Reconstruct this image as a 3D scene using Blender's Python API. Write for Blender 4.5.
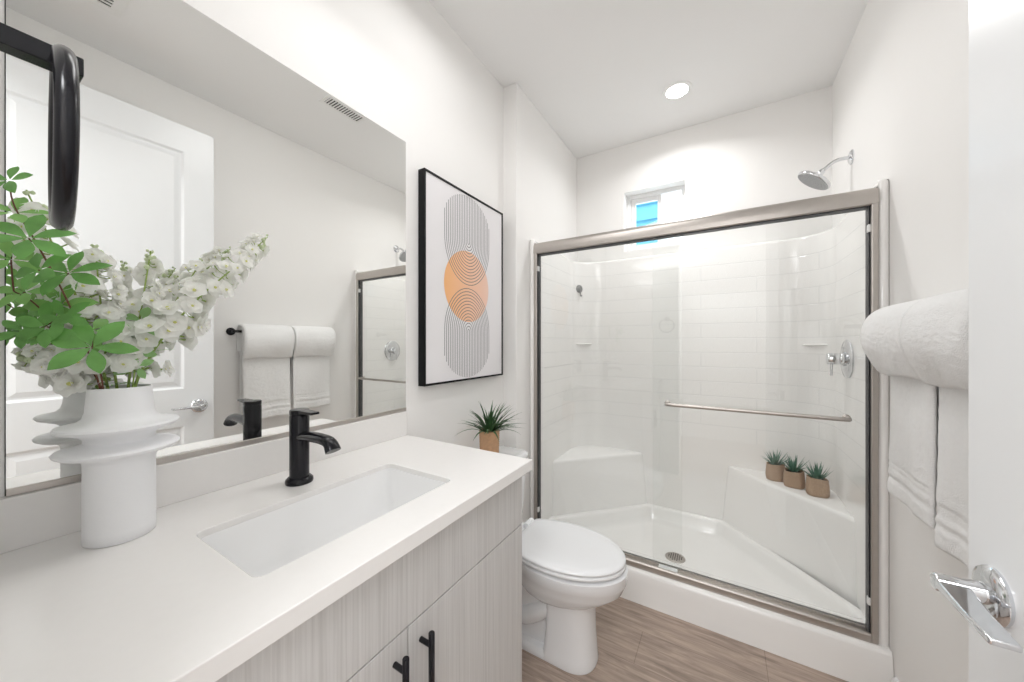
import bpy, bmesh, math, random
from mathutils import Vector, Matrix
from math import pi, sin, cos, radians

for o in list(bpy.data.objects):
    bpy.data.objects.remove(o)
scene = bpy.context.scene
COL = scene.collection

# ------------------------------------------------------------------ camera
F_PX = 348.4
cam_d = bpy.data.cameras.new('camera')
cam_d.sensor_width = 36.0
cam_d.lens = F_PX / 1024.0 * 36.0
cam_d.shift_y = 1.5 / 1024.0
cam_d.clip_start = 0.01
cam = bpy.data.objects.new('camera', cam_d)
cam.location = (1.07, 0.0, 1.28)
cam.rotation_euler = (radians(90), 0, radians(31.1))
COL.objects.link(cam)
scene.camera = cam

# ------------------------------------------------------------------ world, lights, exposure
world = bpy.data.worlds.new('sky')
scene.world = world
world.use_nodes = True
world.node_tree.nodes['Background'].inputs[0].default_value = (0.80, 0.90, 1.0, 1)
world.node_tree.nodes['Background'].inputs[1].default_value = 3.2

scene.view_settings.view_transform = 'Standard'
scene.view_settings.look = 'None'
scene.view_settings.gamma = 1.0
scene.view_settings.use_curve_mapping = False
scene.view_settings.exposure = 0.40
scene.cycles.max_bounces = 14
scene.cycles.diffuse_bounces = 8
scene.cycles.glossy_bounces = 6
scene.cycles.transmission_bounces = 8
scene.cycles.transparent_max_bounces = 16
scene.cycles.sample_clamp_indirect = 6.0


def area(name, loc, target, sx, sy, watts, color=(1, 1, 1), spread=180):
    d = bpy.data.lights.new(name, 'AREA')
    d.shape = 'RECTANGLE'
    d.size, d.size_y = sx, sy
    d.energy = watts
    d.color = color
    d.spread = radians(spread)
    o = bpy.data.objects.new(name, d)
    o.location = loc
    o.rotation_euler = (Vector(target) - Vector(loc)).to_track_quat('-Z', 'Y').to_euler()
    COL.objects.link(o)
    return o


area('vanity_light', (0.30, 0.60, 2.45), (0.75, 0.60, 0.8), 0.60, 0.16, 1.3, (1.0, 0.99, 0.98))
area('ceiling_fill', (0.56, 1.00, 2.70), (0.90, 1.10, 0.0), 0.4, 0.6, 3.7, (1.0, 0.995, 0.99))  # added soft fill to even out the room, no fixture belongs to it
area('hall_fill', (1.05, -0.70, 2.62), (1.05, -1.25, 0.6), 0.9, 0.5, 30.0, (0.96, 0.98, 1.0))  # unseen fill added behind the camera, bounced off the hall through the doorway
area('shower_downlight', (0.846, 2.222, 2.725), (0.846, 2.222, 0), 0.11, 0.11, 4.0, (1.0, 0.995, 0.985), 150)


# ------------------------------------------------------------------ materials
def mat_nodes(name):
    m = bpy.data.materials.new(name)
    m.use_nodes = True
    nt = m.node_tree
    return m, nt, nt.nodes['Principled BSDF']


def setin(b, key, v):
    if key in b.inputs:
        b.inputs[key].default_value = v


def pmat(name, col, rough=0.5, metal=0.0, spec=0.5, noise=0.0, nscale=20.0, bump=0.0, bscale=200.0, coat=0.0,
         emit=None, estr=0.0, sss=0.0):
    m, nt, b = mat_nodes(name)
    N, L = nt.nodes, nt.links
    setin(b, 'Base Color', (*col, 1))
    setin(b, 'Roughness', rough)
    setin(b, 'Metallic', metal)
    setin(b, 'Specular IOR Level', spec)
    setin(b, 'Coat Weight', coat)
    setin(b, 'Coat Roughness', 0.05)
    if sss:
        setin(b, 'Subsurface Weight', sss)
        setin(b, 'Subsurface Scale', 0.01)
    tc = N.new('ShaderNodeTexCoord')
    nz = N.new('ShaderNodeTexNoise')
    nz.inputs['Scale'].default_value = nscale
    nz.inputs['Detail'].default_value = 3
    L.new(tc.outputs['Object'], nz.inputs['Vector'])
    if noise >= 0:
        mx = N.new('ShaderNodeMix'); mx.data_type = 'RGBA'
        mx.inputs[6].default_value = (*[max(0, c * (1 - noise)) for c in col], 1)
        mx.inputs[7].default_value = (*[min(1, c * (1 + noise)) for c in col], 1)
        L.new(nz.outputs['Fac'], mx.inputs[0])
        L.new(mx.outputs[2], b.inputs['Base Color'])
    if bump > 0:
        n2 = N.new('ShaderNodeTexNoise')
        n2.inputs['Scale'].default_value = bscale
        n2.inputs['Detail'].default_value = 4
        L.new(tc.outputs['Object'], n2.inputs['Vector'])
        bp = N.new('ShaderNodeBump')
        bp.inputs['Strength'].default_value = bump
        bp.inputs['Distance'].default_value = 0.004
        L.new(n2.outputs['Fac'], bp.inputs['Height'])
        L.new(bp.outputs['Normal'], b.inputs['Normal'])
    if emit:
        setin(b, 'Emission Color', (*emit, 1))
        setin(b, 'Emission Strength', estr)
    return m


M = {}
M['wall'] = pmat('wall_paint', (0.89, 0.881, 0.868), 0.7, noise=0.01, nscale=3, bump=0.06, bscale=120)
M['ceiling'] = pmat('ceiling_paint', (0.87, 0.868, 0.865), 0.8, noise=0.01, nscale=3, bump=0.05, bscale=90)
M['trim'] = pmat('trim_paint', (0.86, 0.86, 0.86), 0.35, noise=0.01)
M['door'] = pmat('door_paint', (0.83, 0.845, 0.86), 0.3, noise=0.01)
M['quartz'] = pmat('white_quartz', (0.835, 0.82, 0.805), 0.22, noise=0.015, nscale=60)
M['ceramic'] = pmat('sink_ceramic', (0.90, 0.90, 0.90), 0.08, noise=0.005, coat=0.3)
M['porcelain'] = pmat('toilet_porcelain', (0.86, 0.87, 0.885), 0.08, noise=0.005, coat=0.4)
M['seat'] = pmat('toilet_seat_plastic', (0.87, 0.88, 0.895), 0.18, noise=0.005)
M['black'] = pmat('matte_black_metal', (0.006, 0.006, 0.009), 0.22, 0.0, spec=0.35, noise=0.1)
M['black_art'] = pmat('black_frame', (0.006, 0.006, 0.007), 0.5, spec=0.2, noise=0.1)
M['chrome'] = pmat('chrome', (0.72, 0.73, 0.75), 0.08, 1.0, noise=0.02)
M['nickel'] = pmat('brushed_nickel', (0.52, 0.485, 0.455), 0.38, 1.0, noise=0.05, nscale=40)
M['gasket'] = pmat('dark_gasket', (0.02, 0.022, 0.025), 0.5, noise=0.1)
M['clear_plastic'] = pmat('bumper_plastic', (0.85, 0.86, 0.86), 0.3, noise=0.01)
M['acrylic'] = pmat('white_acrylic', (0.90, 0.89, 0.875), 0.14, noise=0.004, coat=0.2)
M['vase'] = pmat('vase_ceramic', (0.86, 0.865, 0.88), 0.42, noise=0.01, bump=0.03, bscale=250)
M['towel'] = pmat('white_terry', (0.93, 0.93, 0.925), 0.95, spec=0.1, noise=0.03, nscale=120, bump=0.9, bscale=420)
M['leaf'] = pmat('green_leaf', (0.17, 0.40, 0.10), 0.42, noise=0.5, nscale=26)
M['leaf_fresh'] = pmat('fresh_green_leaf', (0.26, 0.50, 0.15), 0.42, noise=0.4, nscale=24)
M['leaf_pale'] = pmat('pale_green_leaf', (0.34, 0.58, 0.24), 0.5, noise=0.3, nscale=22)
M['stem_brown'] = pmat('brown_stem', (0.13, 0.045, 0.025), 0.6, noise=0.2)
M['stem_green'] = pmat('green_stem', (0.30, 0.42, 0.10), 0.5, noise=0.2)
M['petal'] = pmat('white_petal', (0.97, 0.97, 0.95), 0.6, noise=0.02, nscale=60)
M['pistil'] = pmat('yellow_green_flower_centre', (0.72, 0.72, 0.25), 0.6, noise=0.2)
M['bud'] = pmat('green_white_bud', (0.72, 0.80, 0.56), 0.6, noise=0.15, nscale=80)
M['grass_leaf'] = pmat('dark_green_blade', (0.055, 0.13, 0.05), 0.4, noise=0.6, nscale=30)
M['aloe'] = pmat('blue_green_spike', (0.085, 0.20, 0.14), 0.45, noise=0.5, nscale=60)
M['soil'] = pmat('dark_soil', (0.03, 0.022, 0.016), 0.9, noise=0.4, nscale=90)
M['burlap'] = pmat('burlap', (0.47, 0.34, 0.245), 0.9, spec=0.1, noise=0.28, nscale=160, bump=0.8, bscale=300)
M['rattan'] = pmat('tan_woven_rope', (0.60, 0.36, 0.21), 0.8, noise=0.2, nscale=70, bump=0.5, bscale=220)
M['canvas'] = pmat('art_canvas', (0.80, 0.785, 0.80), 0.75, noise=0.02, nscale=6)
M['print_line'] = pmat('art_grey_line', (0.20, 0.20, 0.205), 0.8, noise=0.05)
M['vent'] = pmat('vent_white', (0.84, 0.84, 0.83), 0.5, noise=0.01)
M['dark'] = pmat('dark_void', (0.03, 0.03, 0.03), 0.9, noise=0.1)
M['stucco'] = pmat('pale_stucco', (0.86, 0.84, 0.80), 0.9, noise=0.05, nscale=30, bump=0.3, bscale=60)
M['shutter'] = pmat('blue_siding', (0.10, 0.34, 0.47), 0.5, noise=0.1)
M['lens'] = pmat('light_lens', (1, 1, 1), 0.5, noise=0.0, emit=(1.0, 0.98, 0.95), estr=14.0)
M['grey_hook'] = pmat('grey_hook_metal', (0.24, 0.24, 0.24), 0.5, 0.0, noise=0.05)


def translucent(m, amount):
    nt = m.node_tree; N, L = nt.nodes, nt.links
    b = N['Principled BSDF']; out = N['Material Output']
    tl_ = N.new('ShaderNodeBsdfTranslucent')
    src = b.inputs['Base Color'].links[0].from_socket
    L.new(src, tl_.inputs['Color'])
    mx = N.new('ShaderNodeMixShader'); mx.inputs[0].default_value = amount
    L.new(b.outputs[0], mx.inputs[1]); L.new(tl_.outputs[0], mx.inputs[2])
    L.new(mx.outputs[0], out.inputs['Surface'])


for k_, a_ in (('petal', 0.5), ('leaf', 0.3), ('leaf_fresh', 0.35), ('leaf_pale', 0.35), ('bud', 0.3)):
    translucent(M[k_], a_)


def wood_floor():
    m, nt, b = mat_nodes('vinyl_plank_floor')
    N, L = nt.nodes, nt.links
    tc = N.new('ShaderNodeTexCoord')
    br = N.new('ShaderNodeTexBrick')
    br.offset = 0.37
    br.inputs['Scale'].default_value = 1.0
    br.inputs['Brick Width'].default_value = 1.22
    br.inputs['Row Height'].default_value = 0.18
    br.inputs['Mortar Size'].default_value = 0.0012
    br.inputs['Color1'].default_value = (0.385, 0.302, 0.250, 1)
    br.inputs['Color2'].default_value = (0.455, 0.365, 0.308, 1)
    br.inputs['Mortar'].default_value = (0.26, 0.20, 0.165, 1)
    L.new(tc.outputs['Object'], br.inputs['Vector'])
    mp = N.new('ShaderNodeMapping')
    mp.inputs['Scale'].default_value = (1.6, 16.0, 1.0)
    L.new(tc.outputs['Object'], mp.inputs['Vector'])
    nz = N.new('ShaderNodeTexNoise')
    nz.inputs['Scale'].default_value = 3.0
    nz.inputs['Detail'].default_value = 8
    nz.inputs['Roughness'].default_value = 0.65
    nz.inputs['Distortion'].default_value = 0.6
    L.new(mp.outputs[0], nz.inputs['Vector'])
    rp = N.new('ShaderNodeValToRGB')
    rp.color_ramp.elements[0].position = 0.32
    rp.color_ramp.elements[0].color = (0.60, 0.58, 0.57, 1)
    rp.color_ramp.elements[1].position = 0.70
    rp.color_ramp.elements[1].color = (1.28, 1.26, 1.24, 1)
    L.new(nz.outputs['Fac'], rp.inputs[0])
    mx = N.new('ShaderNodeMix'); mx.data_type = 'RGBA'; mx.blend_type = 'MULTIPLY'
    mx.inputs[0].default_value = 1.0
    L.new(br.outputs['Color'], mx.inputs[6])
    L.new(rp.outputs[0], mx.inputs[7])
    L.new(mx.outputs[2], b.inputs['Base Color'])
    setin(b, 'Roughness', 0.42)
    bp = N.new('ShaderNodeBump'); bp.inputs['Strength'].default_value = 0.15
    bp.inputs['Distance'].default_value = 0.002
    L.new(nz.outputs['Fac'], bp.inputs['Height'])
    L.new(bp.outputs['Normal'], b.inputs['Normal'])
    return m


def laminate():
    m, nt, b = mat_nodes('greige_wood_laminate')
    N, L = nt.nodes, nt.links
    tc = N.new('ShaderNodeTexCoord')
    mp = N.new('ShaderNodeMapping')
    mp.inputs['Scale'].default_value = (170.0, 170.0, 2.2)
    L.new(tc.outputs['Object'], mp.inputs['Vector'])
    nz = N.new('ShaderNodeTexNoise')
    nz.inputs['Scale'].default_value = 1.0
    nz.inputs['Detail'].default_value = 5
    nz.inputs['Roughness'].default_value = 0.7
    L.new(mp.outputs[0], nz.inputs['Vector'])
    rp = N.new('ShaderNodeValToRGB')
    rp.color_ramp.elements[0].position = 0.30
    rp.color_ramp.elements[0].color = (0.50, 0.49, 0.48, 1)
    rp.color_ramp.elements[1].position = 0.62
    rp.color_ramp.elements[1].color = (0.62, 0.612, 0.602, 1)
    L.new(nz.outputs['Fac'], rp.inputs[0])
    L.new(rp.outputs[0], b.inputs['Base Color'])
    setin(b, 'Roughness', 0.5)
    return m


def tile_acrylic():
    m, nt, b = mat_nodes('moulded_tile_acrylic')
    N, L = nt.nodes, nt.links
    uv = N.new('ShaderNodeUVMap'); uv.uv_map = 'UVMap'
    br = N.new('ShaderNodeTexBrick')
    br.offset = 0.5
    br.inputs['Scale'].default_value = 1.0
    br.inputs['Brick Width'].default_value = 0.60
    br.inputs['Row Height'].default_value = 0.0935
    br.inputs['Mortar Size'].default_value = 0.0032
    br.inputs['Mortar Smooth'].default_value = 0.6
    br.inputs['Color1'].default_value = (0.90, 0.89, 0.875, 1)
    br.inputs['Color2'].default_value = (0.90, 0.89, 0.875, 1)
    br.inputs['Mortar'].default_value = (0.84, 0.835, 0.825, 1)
    L.new(uv.outputs[0], br.inputs['Vector'])
    # the tile relief is moulded only between the seats and the smooth top band
    sp = N.new('ShaderNodeSeparateXYZ')
    L.new(uv.outputs[0], sp.inputs[0])
    lo = N.new('ShaderNodeMath'); lo.operation = 'GREATER_THAN'; lo.inputs[1].default_value = 0.655
    hi = N.new('ShaderNodeMath'); hi.operation = 'LESS_THAN'; hi.inputs[1].default_value = 1.78
    L.new(sp.outputs[1], lo.inputs[0]); L.new(sp.outputs[1], hi.inputs[0])
    mu = N.new('ShaderNodeMath'); mu.operation = 'MULTIPLY'
    L.new(lo.outputs[0], mu.inputs[0]); L.new(hi.outputs[0], mu.inputs[1])
    m2 = N.new('ShaderNodeMath'); m2.operation = 'MULTIPLY'
    L.new(mu.outputs[0], m2.inputs[0]); L.new(br.outputs['Fac'], m2.inputs[1])
    mx = N.new('ShaderNodeMix'); mx.data_type = 'RGBA'
    mx.inputs[6].default_value = (0.90, 0.89, 0.875, 1)
    mx.inputs[7].default_value = (0.82, 0.815, 0.805, 1)
    L.new(m2.outputs[0], mx.inputs[0])
    L.new(mx.outputs[2], b.inputs['Base Color'])
    inv = N.new('ShaderNodeMath'); inv.operation = 'SUBTRACT'; inv.inputs[0].default_value = 1.0
    L.new(m2.outputs[0], inv.inputs[1])
    bp = N.new('ShaderNodeBump'); bp.inputs['Strength'].default_value = 0.22
    bp.inputs['Distance'].default_value = 0.004
    L.new(inv.outputs[0], bp.inputs['Height'])
    L.new(bp.outputs['Normal'], b.inputs['Normal'])
    setin(b, 'Roughness', 0.16)
    setin(b, 'Coat Weight', 0.2)
    return m


def clear_glass(name, tint, refl=1.0):
    m = bpy.data.materials.new(name); m.use_nodes = True
    nt = m.node_tree; N, L = nt.nodes, nt.links
    N.remove(N['Principled BSDF'])
    out = N['Material Output']
    tr = N.new('ShaderNodeBsdfTransparent'); tr.inputs[0].default_value = (*tint, 1)
    gl = N.new('ShaderNodeBsdfGlossy'); gl.inputs['Roughness'].default_value = 0.0
    lw = N.new('ShaderNodeLayerWeight'); lw.inputs['Blend'].default_value = 0.5
    pw = N.new('ShaderNodeMath'); pw.operation = 'POWER'; pw.inputs[1].default_value = 5.0
    L.new(lw.outputs['Facing'], pw.inputs[0])
    ma = N.new('ShaderNodeMath'); ma.operation = 'MULTIPLY_ADD'
    ma.inputs[1].default_value = 0.9 * refl; ma.inputs[2].default_value = 0.04 * refl
    L.new(pw.outputs[0], ma.inputs[0])
    mx = N.new('ShaderNodeMixShader')
    L.new(ma.outputs[0], mx.inputs[0]); L.new(tr.outputs[0], mx.inputs[1]); L.new(gl.outputs[0], mx.inputs[2])
    L.new(mx.outputs[0], out.inputs['Surface'])
    return m


def mirror_mat():
    m = bpy.data.materials.new('mirror_silvering'); m.use_nodes = True
    nt = m.node_tree; N, L = nt.nodes, nt.links
    b = N['Principled BSDF']
    setin(b, 'Base Color', (0.925, 0.93, 0.915, 1)); setin(b, 'Metallic', 1.0); setin(b, 'Roughness', 0.0)
    return m


def circle_print():
    m, nt, b = mat_nodes('art_orange_circle')
    N, L = nt.nodes, nt.links
    tc = N.new('ShaderNodeTexCoord')
    sp = N.new('ShaderNodeSeparateXYZ'); L.new(tc.outputs['Generated'], sp.inputs[0])
    rp = N.new('ShaderNodeValToRGB')
    rp.color_ramp.elements[0].color = (0.88, 0.47, 0.21, 1)
    rp.color_ramp.elements[1].color = (0.86, 0.60, 0.50, 1)
    L.new(sp.outputs[1], rp.inputs[0])
    L.new(rp.outputs[0], b.inputs['Base Color'])
    setin(b, 'Roughness', 0.8)
    return m


M['floor'] = wood_floor()
M['laminate'] = laminate()
M['tile'] = tile_acrylic()
M['shower_glass'] = clear_glass('shower_glass', (0.990, 0.996, 0.994))
M['window_glass'] = clear_glass('window_glass', (0.97, 0.985, 0.985))
M['mirror'] = mirror_mat()
M['circle'] = circle_print()

# ------------------------------------------------------------------ builders
ORI = {}


class MB:
    def __init__(self):
        self.v, self.f, self.m, self.uv = [], [], [], None

    def add(self, verts, faces, mi=0):
        k = len(self.v)
        self.v += [tuple(p) for p in verts]
        self.f += [tuple(k + i for i in f) for f in faces]
        self.m += [mi] * len(faces)
        return self

    def box(self, x0, x1, y0, y1, z0, z1, mi=0):
        v = [(x0, y0, z0), (x1, y0, z0), (x1, y1, z0), (x0, y1, z0), (x0, y0, z1), (x1, y0, z1), (x1, y1, z1), (x0, y1, z1)]
        return self.add(v, [(3, 2, 1, 0), (4, 5, 6, 7), (0, 1, 5, 4), (1, 2, 6, 5), (2, 3, 7, 6), (3, 0, 4, 7)], mi)

    def prism(self, poly, z0, z1, mi=0):
        n = len(poly)
        v = [(x, y, z0) for x, y in poly] + [(x, y, z1) for x, y in poly]
        f = [tuple(range(n - 1, -1, -1)), tuple(range(n, 2 * n))]
        f += [(i, (i + 1) % n, n + (i + 1) % n, n + i) for i in range(n)]
        return self.add(v, f, mi)

    def loft(self, rings, cap0=True, cap1=True, mi=0, closed=True):
        n = len(rings[0])
        v = [p for r in rings for p in r]
        f = []
        for a in range(len(rings) - 1):
            for i in range(n if closed else n - 1):
                j = (i + 1) % n
                f.append((a * n + i, a * n + j, (a + 1) * n + j, (a + 1) * n + i))
        if cap0: f.append(tuple(range(n - 1, -1, -1)))
        if cap1: f.append(tuple((len(rings) - 1) * n + i for i in range(n)))
        return self.add(v, f, mi)

    def lathe(self, prof, c=(0, 0, 0), seg=48, axis=(0, 0, 1), cap0=True, cap1=True, mi=0):
        q = Vector((0, 0, 1)).rotation_difference(Vector(axis).normalized())
        C = Vector(c)
        rings = [[C + q @ Vector((r * cos(2 * pi * i / seg), r * sin(2 * pi * i / seg), z)) for i in range(seg)] for r, z in prof]
        return self.loft(rings, cap0, cap1, mi)

    def tube(self, path, rad, seg=12, mi=0, caps=True, flat=None):
        P = [Vector(p) for p in path]
        n = len(P)
        if not isinstance(rad, (list, tuple)): rad = [rad] * n
        rings = []
        t0 = (P[1] - P[0]).normalized()
        up = Vector((0, 0, 1)) if abs(t0.z) < 0.9 else Vector((1, 0, 0))
        nrm = (up - t0 * up.dot(t0)).normalized()
        for i in range(n):
            t = (P[min(i + 1, n - 1)] - P[max(i - 1, 0)]).normalized()
            nrm = (nrm - t * nrm.dot(t)).normalized()
            bn = t.cross(nrm)
            r = rad[i]
            a, b = (r, r) if flat is None else (r * flat[0], r * flat[1])
            rings.append([P[i] + nrm * (a * cos(2 * pi * k / seg)) + bn * (b * sin(2 * pi * k / seg)) for k in range(seg)])
        return self.loft(rings, caps, caps, mi)

    def build(self, name, mats, parent=None, origin=None, smooth=None, bevel=0.0, bseg=3, subsurf=0):
        if origin is None:
            origin = ORI[parent.name] if parent is not None else Vector((0, 0, 0))
        origin = Vector(origin)
        me = bpy.data.meshes.new(name)
        me.from_pydata([tuple(Vector(p) - origin) for p in self.v], [], self.f)
        if not isinstance(mats, (list, tuple)): mats = [mats]
        for m in mats: me.materials.append(m)
        me.polygons.foreach_set('material_index', self.m)
        bm = bmesh.new(); bm.from_mesh(me)
        bmesh.ops.recalc_face_normals(bm, faces=bm.faces)
        bm.to_mesh(me); bm.free()
        if self.uv is not None:
            ul = me.uv_layers.new(name='UVMap')
            for lp in me.loops:
                ul.data[lp.index].uv = self.uv[lp.vertex_index]
        if smooth is not None:
            me.shade_smooth()
            if smooth < 179: me.set_sharp_from_angle(angle=radians(smooth))
        o = bpy.data.objects.new(name, me)
        COL.objects.link(o)
        ORI[o.name] = origin
        if parent is not None:
            o.parent = parent
        else:
            o.location = origin
        if bevel > 0:
            md = o.modifiers.new('bevel', 'BEVEL'); md.width = bevel; md.segments = bseg
            md.limit_method = 'ANGLE'; md.angle_limit = radians(35); md.harden_normals = False
            me.shade_smooth(); me.set_sharp_from_angle(angle=radians(35))
        if subsurf:
            md = o.modifiers.new('sub', 'SUBSURF'); md.levels = subsurf; md.render_levels = subsurf
        return o


def tag(o, label, cat, group=None):
    o['label'] = label; o['category'] = cat
    if group: o['group'] = group
    return o


def thing(name, loc, label, cat, group=None):
    o = bpy.data.objects.new(name, None)
    o.empty_display_size = 0.05
    o.location = loc
    COL.objects.link(o)
    ORI[o.name] = Vector(loc)
    return tag(o, label, cat, group)


def struct(o):
    o['kind'] = 'structure'
    return o


def smoothpath(pts, n=8):
    P = [Vector(p) for p in pts]
    out = []
    for i in range(len(P) - 1):
        a = P[max(i - 1, 0)]; b = P[i]; c = P[i + 1]; d = P[min(i + 2, len(P) - 1)]
        for k in range(n):
            t = k / n
            out.append(0.5 * ((2 * b) + (c - a) * t + (2 * a - 5 * b + 4 * c - d) * t * t + (3 * b - a - 3 * c + d) * t ** 3))
    out.append(P[-1])
    return out


def rrect(x0, x1, y0, y1, r, n=6):
    pts = []
    for cx, cy, a0 in ((x1 - r, y1 - r, 0), (x0 + r, y1 - r, 90), (x0 + r, y0 + r, 180), (x1 - r, y0 + r, 270)):
        for k in range(n + 1):
            a = radians(a0 + 90 * k / n)
            pts.append((cx + r * cos(a), cy + r * sin(a)))
    return pts


def round_poly(poly, r, n=6):
    out = []
    N = len(poly)
    for i in range(N):
        p0, p1, p2 = Vector(poly[i - 1]), Vector(poly[i]), Vector(poly[(i + 1) % N])
        a = (p0 - p1).normalized(); b = (p2 - p1).normalized()
        ang = a.angle(b)
        d = min(r / math.tan(ang / 2), (p0 - p1).length * 0.45, (p2 - p1).length * 0.45)
        s, e = p1 + a * d, p1 + b * d
        for k in range(n + 1):
            t = k / n
            out.append(tuple((1 - t) ** 2 * s + 2 * t * (1 - t) * p1 + t * t * e))
    return out


# ------------------------------------------------------------------ room shell
CEIL = 2.737
XR = 1.604        # right wall
XA = 0.085        # shower alcove's left wall
YA = 1.68         # where the left wall steps out
YB = 2.63         # back wall
YN = -0.012       # near wall, room face

struct(MB().box(-0.15, 2.2, -1.6, 2.80, -0.10, 0.0).build('floor', M['floor']))
struct(MB().box(-0.15, 2.2, -1.6, 2.80, CEIL, CEIL + 0.12).build('ceiling', M['ceiling']))
struct(MB().box(-0.12, 0, YN - 0.12, YA, 0, CEIL).build('wall_left', M['wall']))
struct(MB().box(-0.12, XA, YA, YB, 0, CEIL).build('wall_alcove', M['wall'], bevel=0.006))
struct(MB().box(XR, XR + 0.12, YN - 0.12, YB, 0, CEIL).build('wall_right', M['wall']))
DX0, DX1, DZ = 0.69, 1.44, 2.46
near = MB().box(0.0, DX0, YN - 0.12, YN, 0, CEIL).box(DX1, XR, YN - 0.12, YN, 0, CEIL).box(DX0, DX1, YN - 0.12, YN, DZ, CEIL)
struct(near.build('wall_near', M['wall']))
WX0, WX1, WZ0, WZ1 = 0.45, 0.854, 1.95, 2.385
back = MB()
back.box(-0.12, WX0, YB, YB + 0.16, 0, CEIL).box(WX1, XR + 0.12, YB, YB + 0.16, 0, CEIL)
back.box(WX0, WX1, YB, YB + 0.16, 0, WZ0).box(WX0, WX1, YB, YB + 0.16, WZ1, CEIL)
struct(back.build('wall_back', M['wall']))
hall = MB().box(-0.15, 2.2, -1.7, -1.6, 0, CEIL).box(-0.25, -0.15, -1.6, YN - 0.12, 0, CEIL).box(2.2, 2.3, -1.6, YN - 0.12, 0, CEIL)
hall.box(-0.15, -0.12, YN - 0.14, YN - 0.12, 0, CEIL)
hall.box(XR + 0.12, 2.2, YN - 0.14, YN - 0.12, 0, CEIL)
struct(hall.build('wall_hall', M['wall']))
# door lining
jm = MB().box(DX0, DX0 + 0.02, YN - 0.125, YN + 0.004, 0, DZ).box(DX1 - 0.02, DX1, YN - 0.125, YN - 0.004, 0, DZ).box(DX0 + 0.02, DX1 - 0.02, YN - 0.125, YN + 0.004, DZ - 0.02, DZ)
struct(jm.build('trim_1', M['trim'], bevel=0.002))
# baseboards
prof = [(0, 0), (0.014, 0), (0.014, 0.068), (0.009, 0.082), (0, 0.084)]
bb = MB()
bb.loft([[(XR - d, y, z) for d, z in prof] for y in (YN, 1.775)])
struct(bb.build('baseboard_right', M['trim']))
bb = MB()
bb.loft([[(d, y, z) for d, z in prof] for y in (0.935, YA)])
struct(bb.build('baseboard_left', M['trim']))

# ------------------------------------------------------------------ window_1 in the back wall
wf = MB()
fy0, fy1 = YB + 0.085, YB + 0.155
fw = 0.028
wf.box(WX0, WX0 + fw, fy0, fy1, WZ0, WZ1).box(WX1 - fw, WX1, fy0, fy1, WZ0, WZ1)
wf.box(WX0 + fw, WX1 - fw, fy0, fy1, WZ0, WZ0 + fw).box(WX0 + fw, WX1 - fw, fy0, fy1, WZ1 - fw, WZ1)
w = struct(wf.build('window_1', M['trim'], origin=(0.652, YB + 0.12, WZ0), bevel=0.003))
xm = 0.675
sa = MB()
x0, x1, z0, z1 = WX0 + fw, xm + 0.018, WZ0 + fw, WZ1 - fw
s = 0.034
sa.box(x0, x0 + s, fy0 + 0.012, fy0 + 0.036, z0, z1).box(x1 - s * 0.8, x1, fy0 + 0.012, fy0 + 0.036, z0, z1)
sa.box(x0 + s, x1 - s * 0.8, fy0 + 0.012, fy0 + 0.036, z0, z0 + s).box(x0 + s, x1 - s * 0.8, fy0 + 0.012, fy0 + 0.036, z1 - s, z1)
sash = sa.build('sash', M['trim'], w, bevel=0.002)
MB().box(x0 + s, x1 - s * 0.8, fy0 + 0.022, fy0 + 0.026, z0 + s, z1 - s).build('pane', M['window_glass'], sash)
MB().box(x1, WX1 - fw, fy0 + 0.045, fy0 + 0.049, z0, z1).build('pane', M['window_glass'], w)

# the house next door, seen through the small window
nb = thing('neighbouring_house', (0.5, 3.7, 0), 'pale stucco house with blue siding outside the small window', 'house')
MB().box(-1.2, 2.4, 3.70, 3.9, 0.0, 4.2).build('wall', M['stucco'], nb)
sh = MB()
for k in range(9):
    z = 1.70 + k * 0.160
    sh.add([(0.22, 3.645, z), (0.563, 3.645, z), (0.563, 3.675, z + 0.165), (0.22, 3.675, z + 0.165),
            (0.22, 3.699, z), (0.563, 3.699, z), (0.563, 3.699, z + 0.165), (0.22, 3.699, z + 0.165)],
           [(0, 1, 2, 3), (7, 6, 5, 4), (0, 4, 5, 1), (3, 2, 6, 7), (0, 3, 7, 4), (1, 5, 6, 2)])
tb_ = MB().add([(0.22, 3.635, 2.33), (0.563, 3.635, 2.40), (0.563, 3.635, 2.45), (0.22, 3.635, 2.38), (0.22, 3.66, 2.33), (0.563, 3.66, 2.40), (0.563, 3.66, 2.45), (0.22, 3.66, 2.38)],
               [(0, 1, 2, 3), (7, 6, 5, 4), (0, 4, 5, 1), (3, 2, 6, 7), (0, 3, 7, 4), (1, 5, 6, 2)])
tb_.build('sloping_trim', M['trim'], nb)
so = sh.build('siding', M['shutter'], nb); so['label'] = 'blue lapped siding'

# ------------------------------------------------------------------ door_1, standing open against the right side
DF = 1.390       # face towards the vanity
DY0, DY1, DZ0, DZ1 = 0.004, 0.812, 0.012, 2.432
bm = bmesh.new()
ys = [DY0, DY0 + 0.127, DY1 - 0.127, DY1]
zs = [DZ0, 0.25, 0.835, 1.036, DZ1 - 0.14, DZ1]
gr = {}
for i, y in enumerate(ys):
    for j, z in enumerate(zs):
        gr[(i, j, 0)] = bm.verts.new((DF, y, z)); gr[(i, j, 1)] = bm.verts.new((DF + 0.035, y, z))
panels = []
for i in range(3):
    for j in range(5):
        for k in (0, 1):
            f = bm.faces.new([gr[(i, j, k)], gr[(i + 1, j, k)], gr[(i + 1, j + 1, k)], gr[(i, j + 1, k)]])
            if i == 1 and j in (1, 3): panels.append(f)
for j in range(5):
    for i in (0, 3):
        bm.faces.new([gr[(i, j, 0)], gr[(i, j + 1, 0)], gr[(i, j + 1, 1)], gr[(i, j, 1)]])
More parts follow.
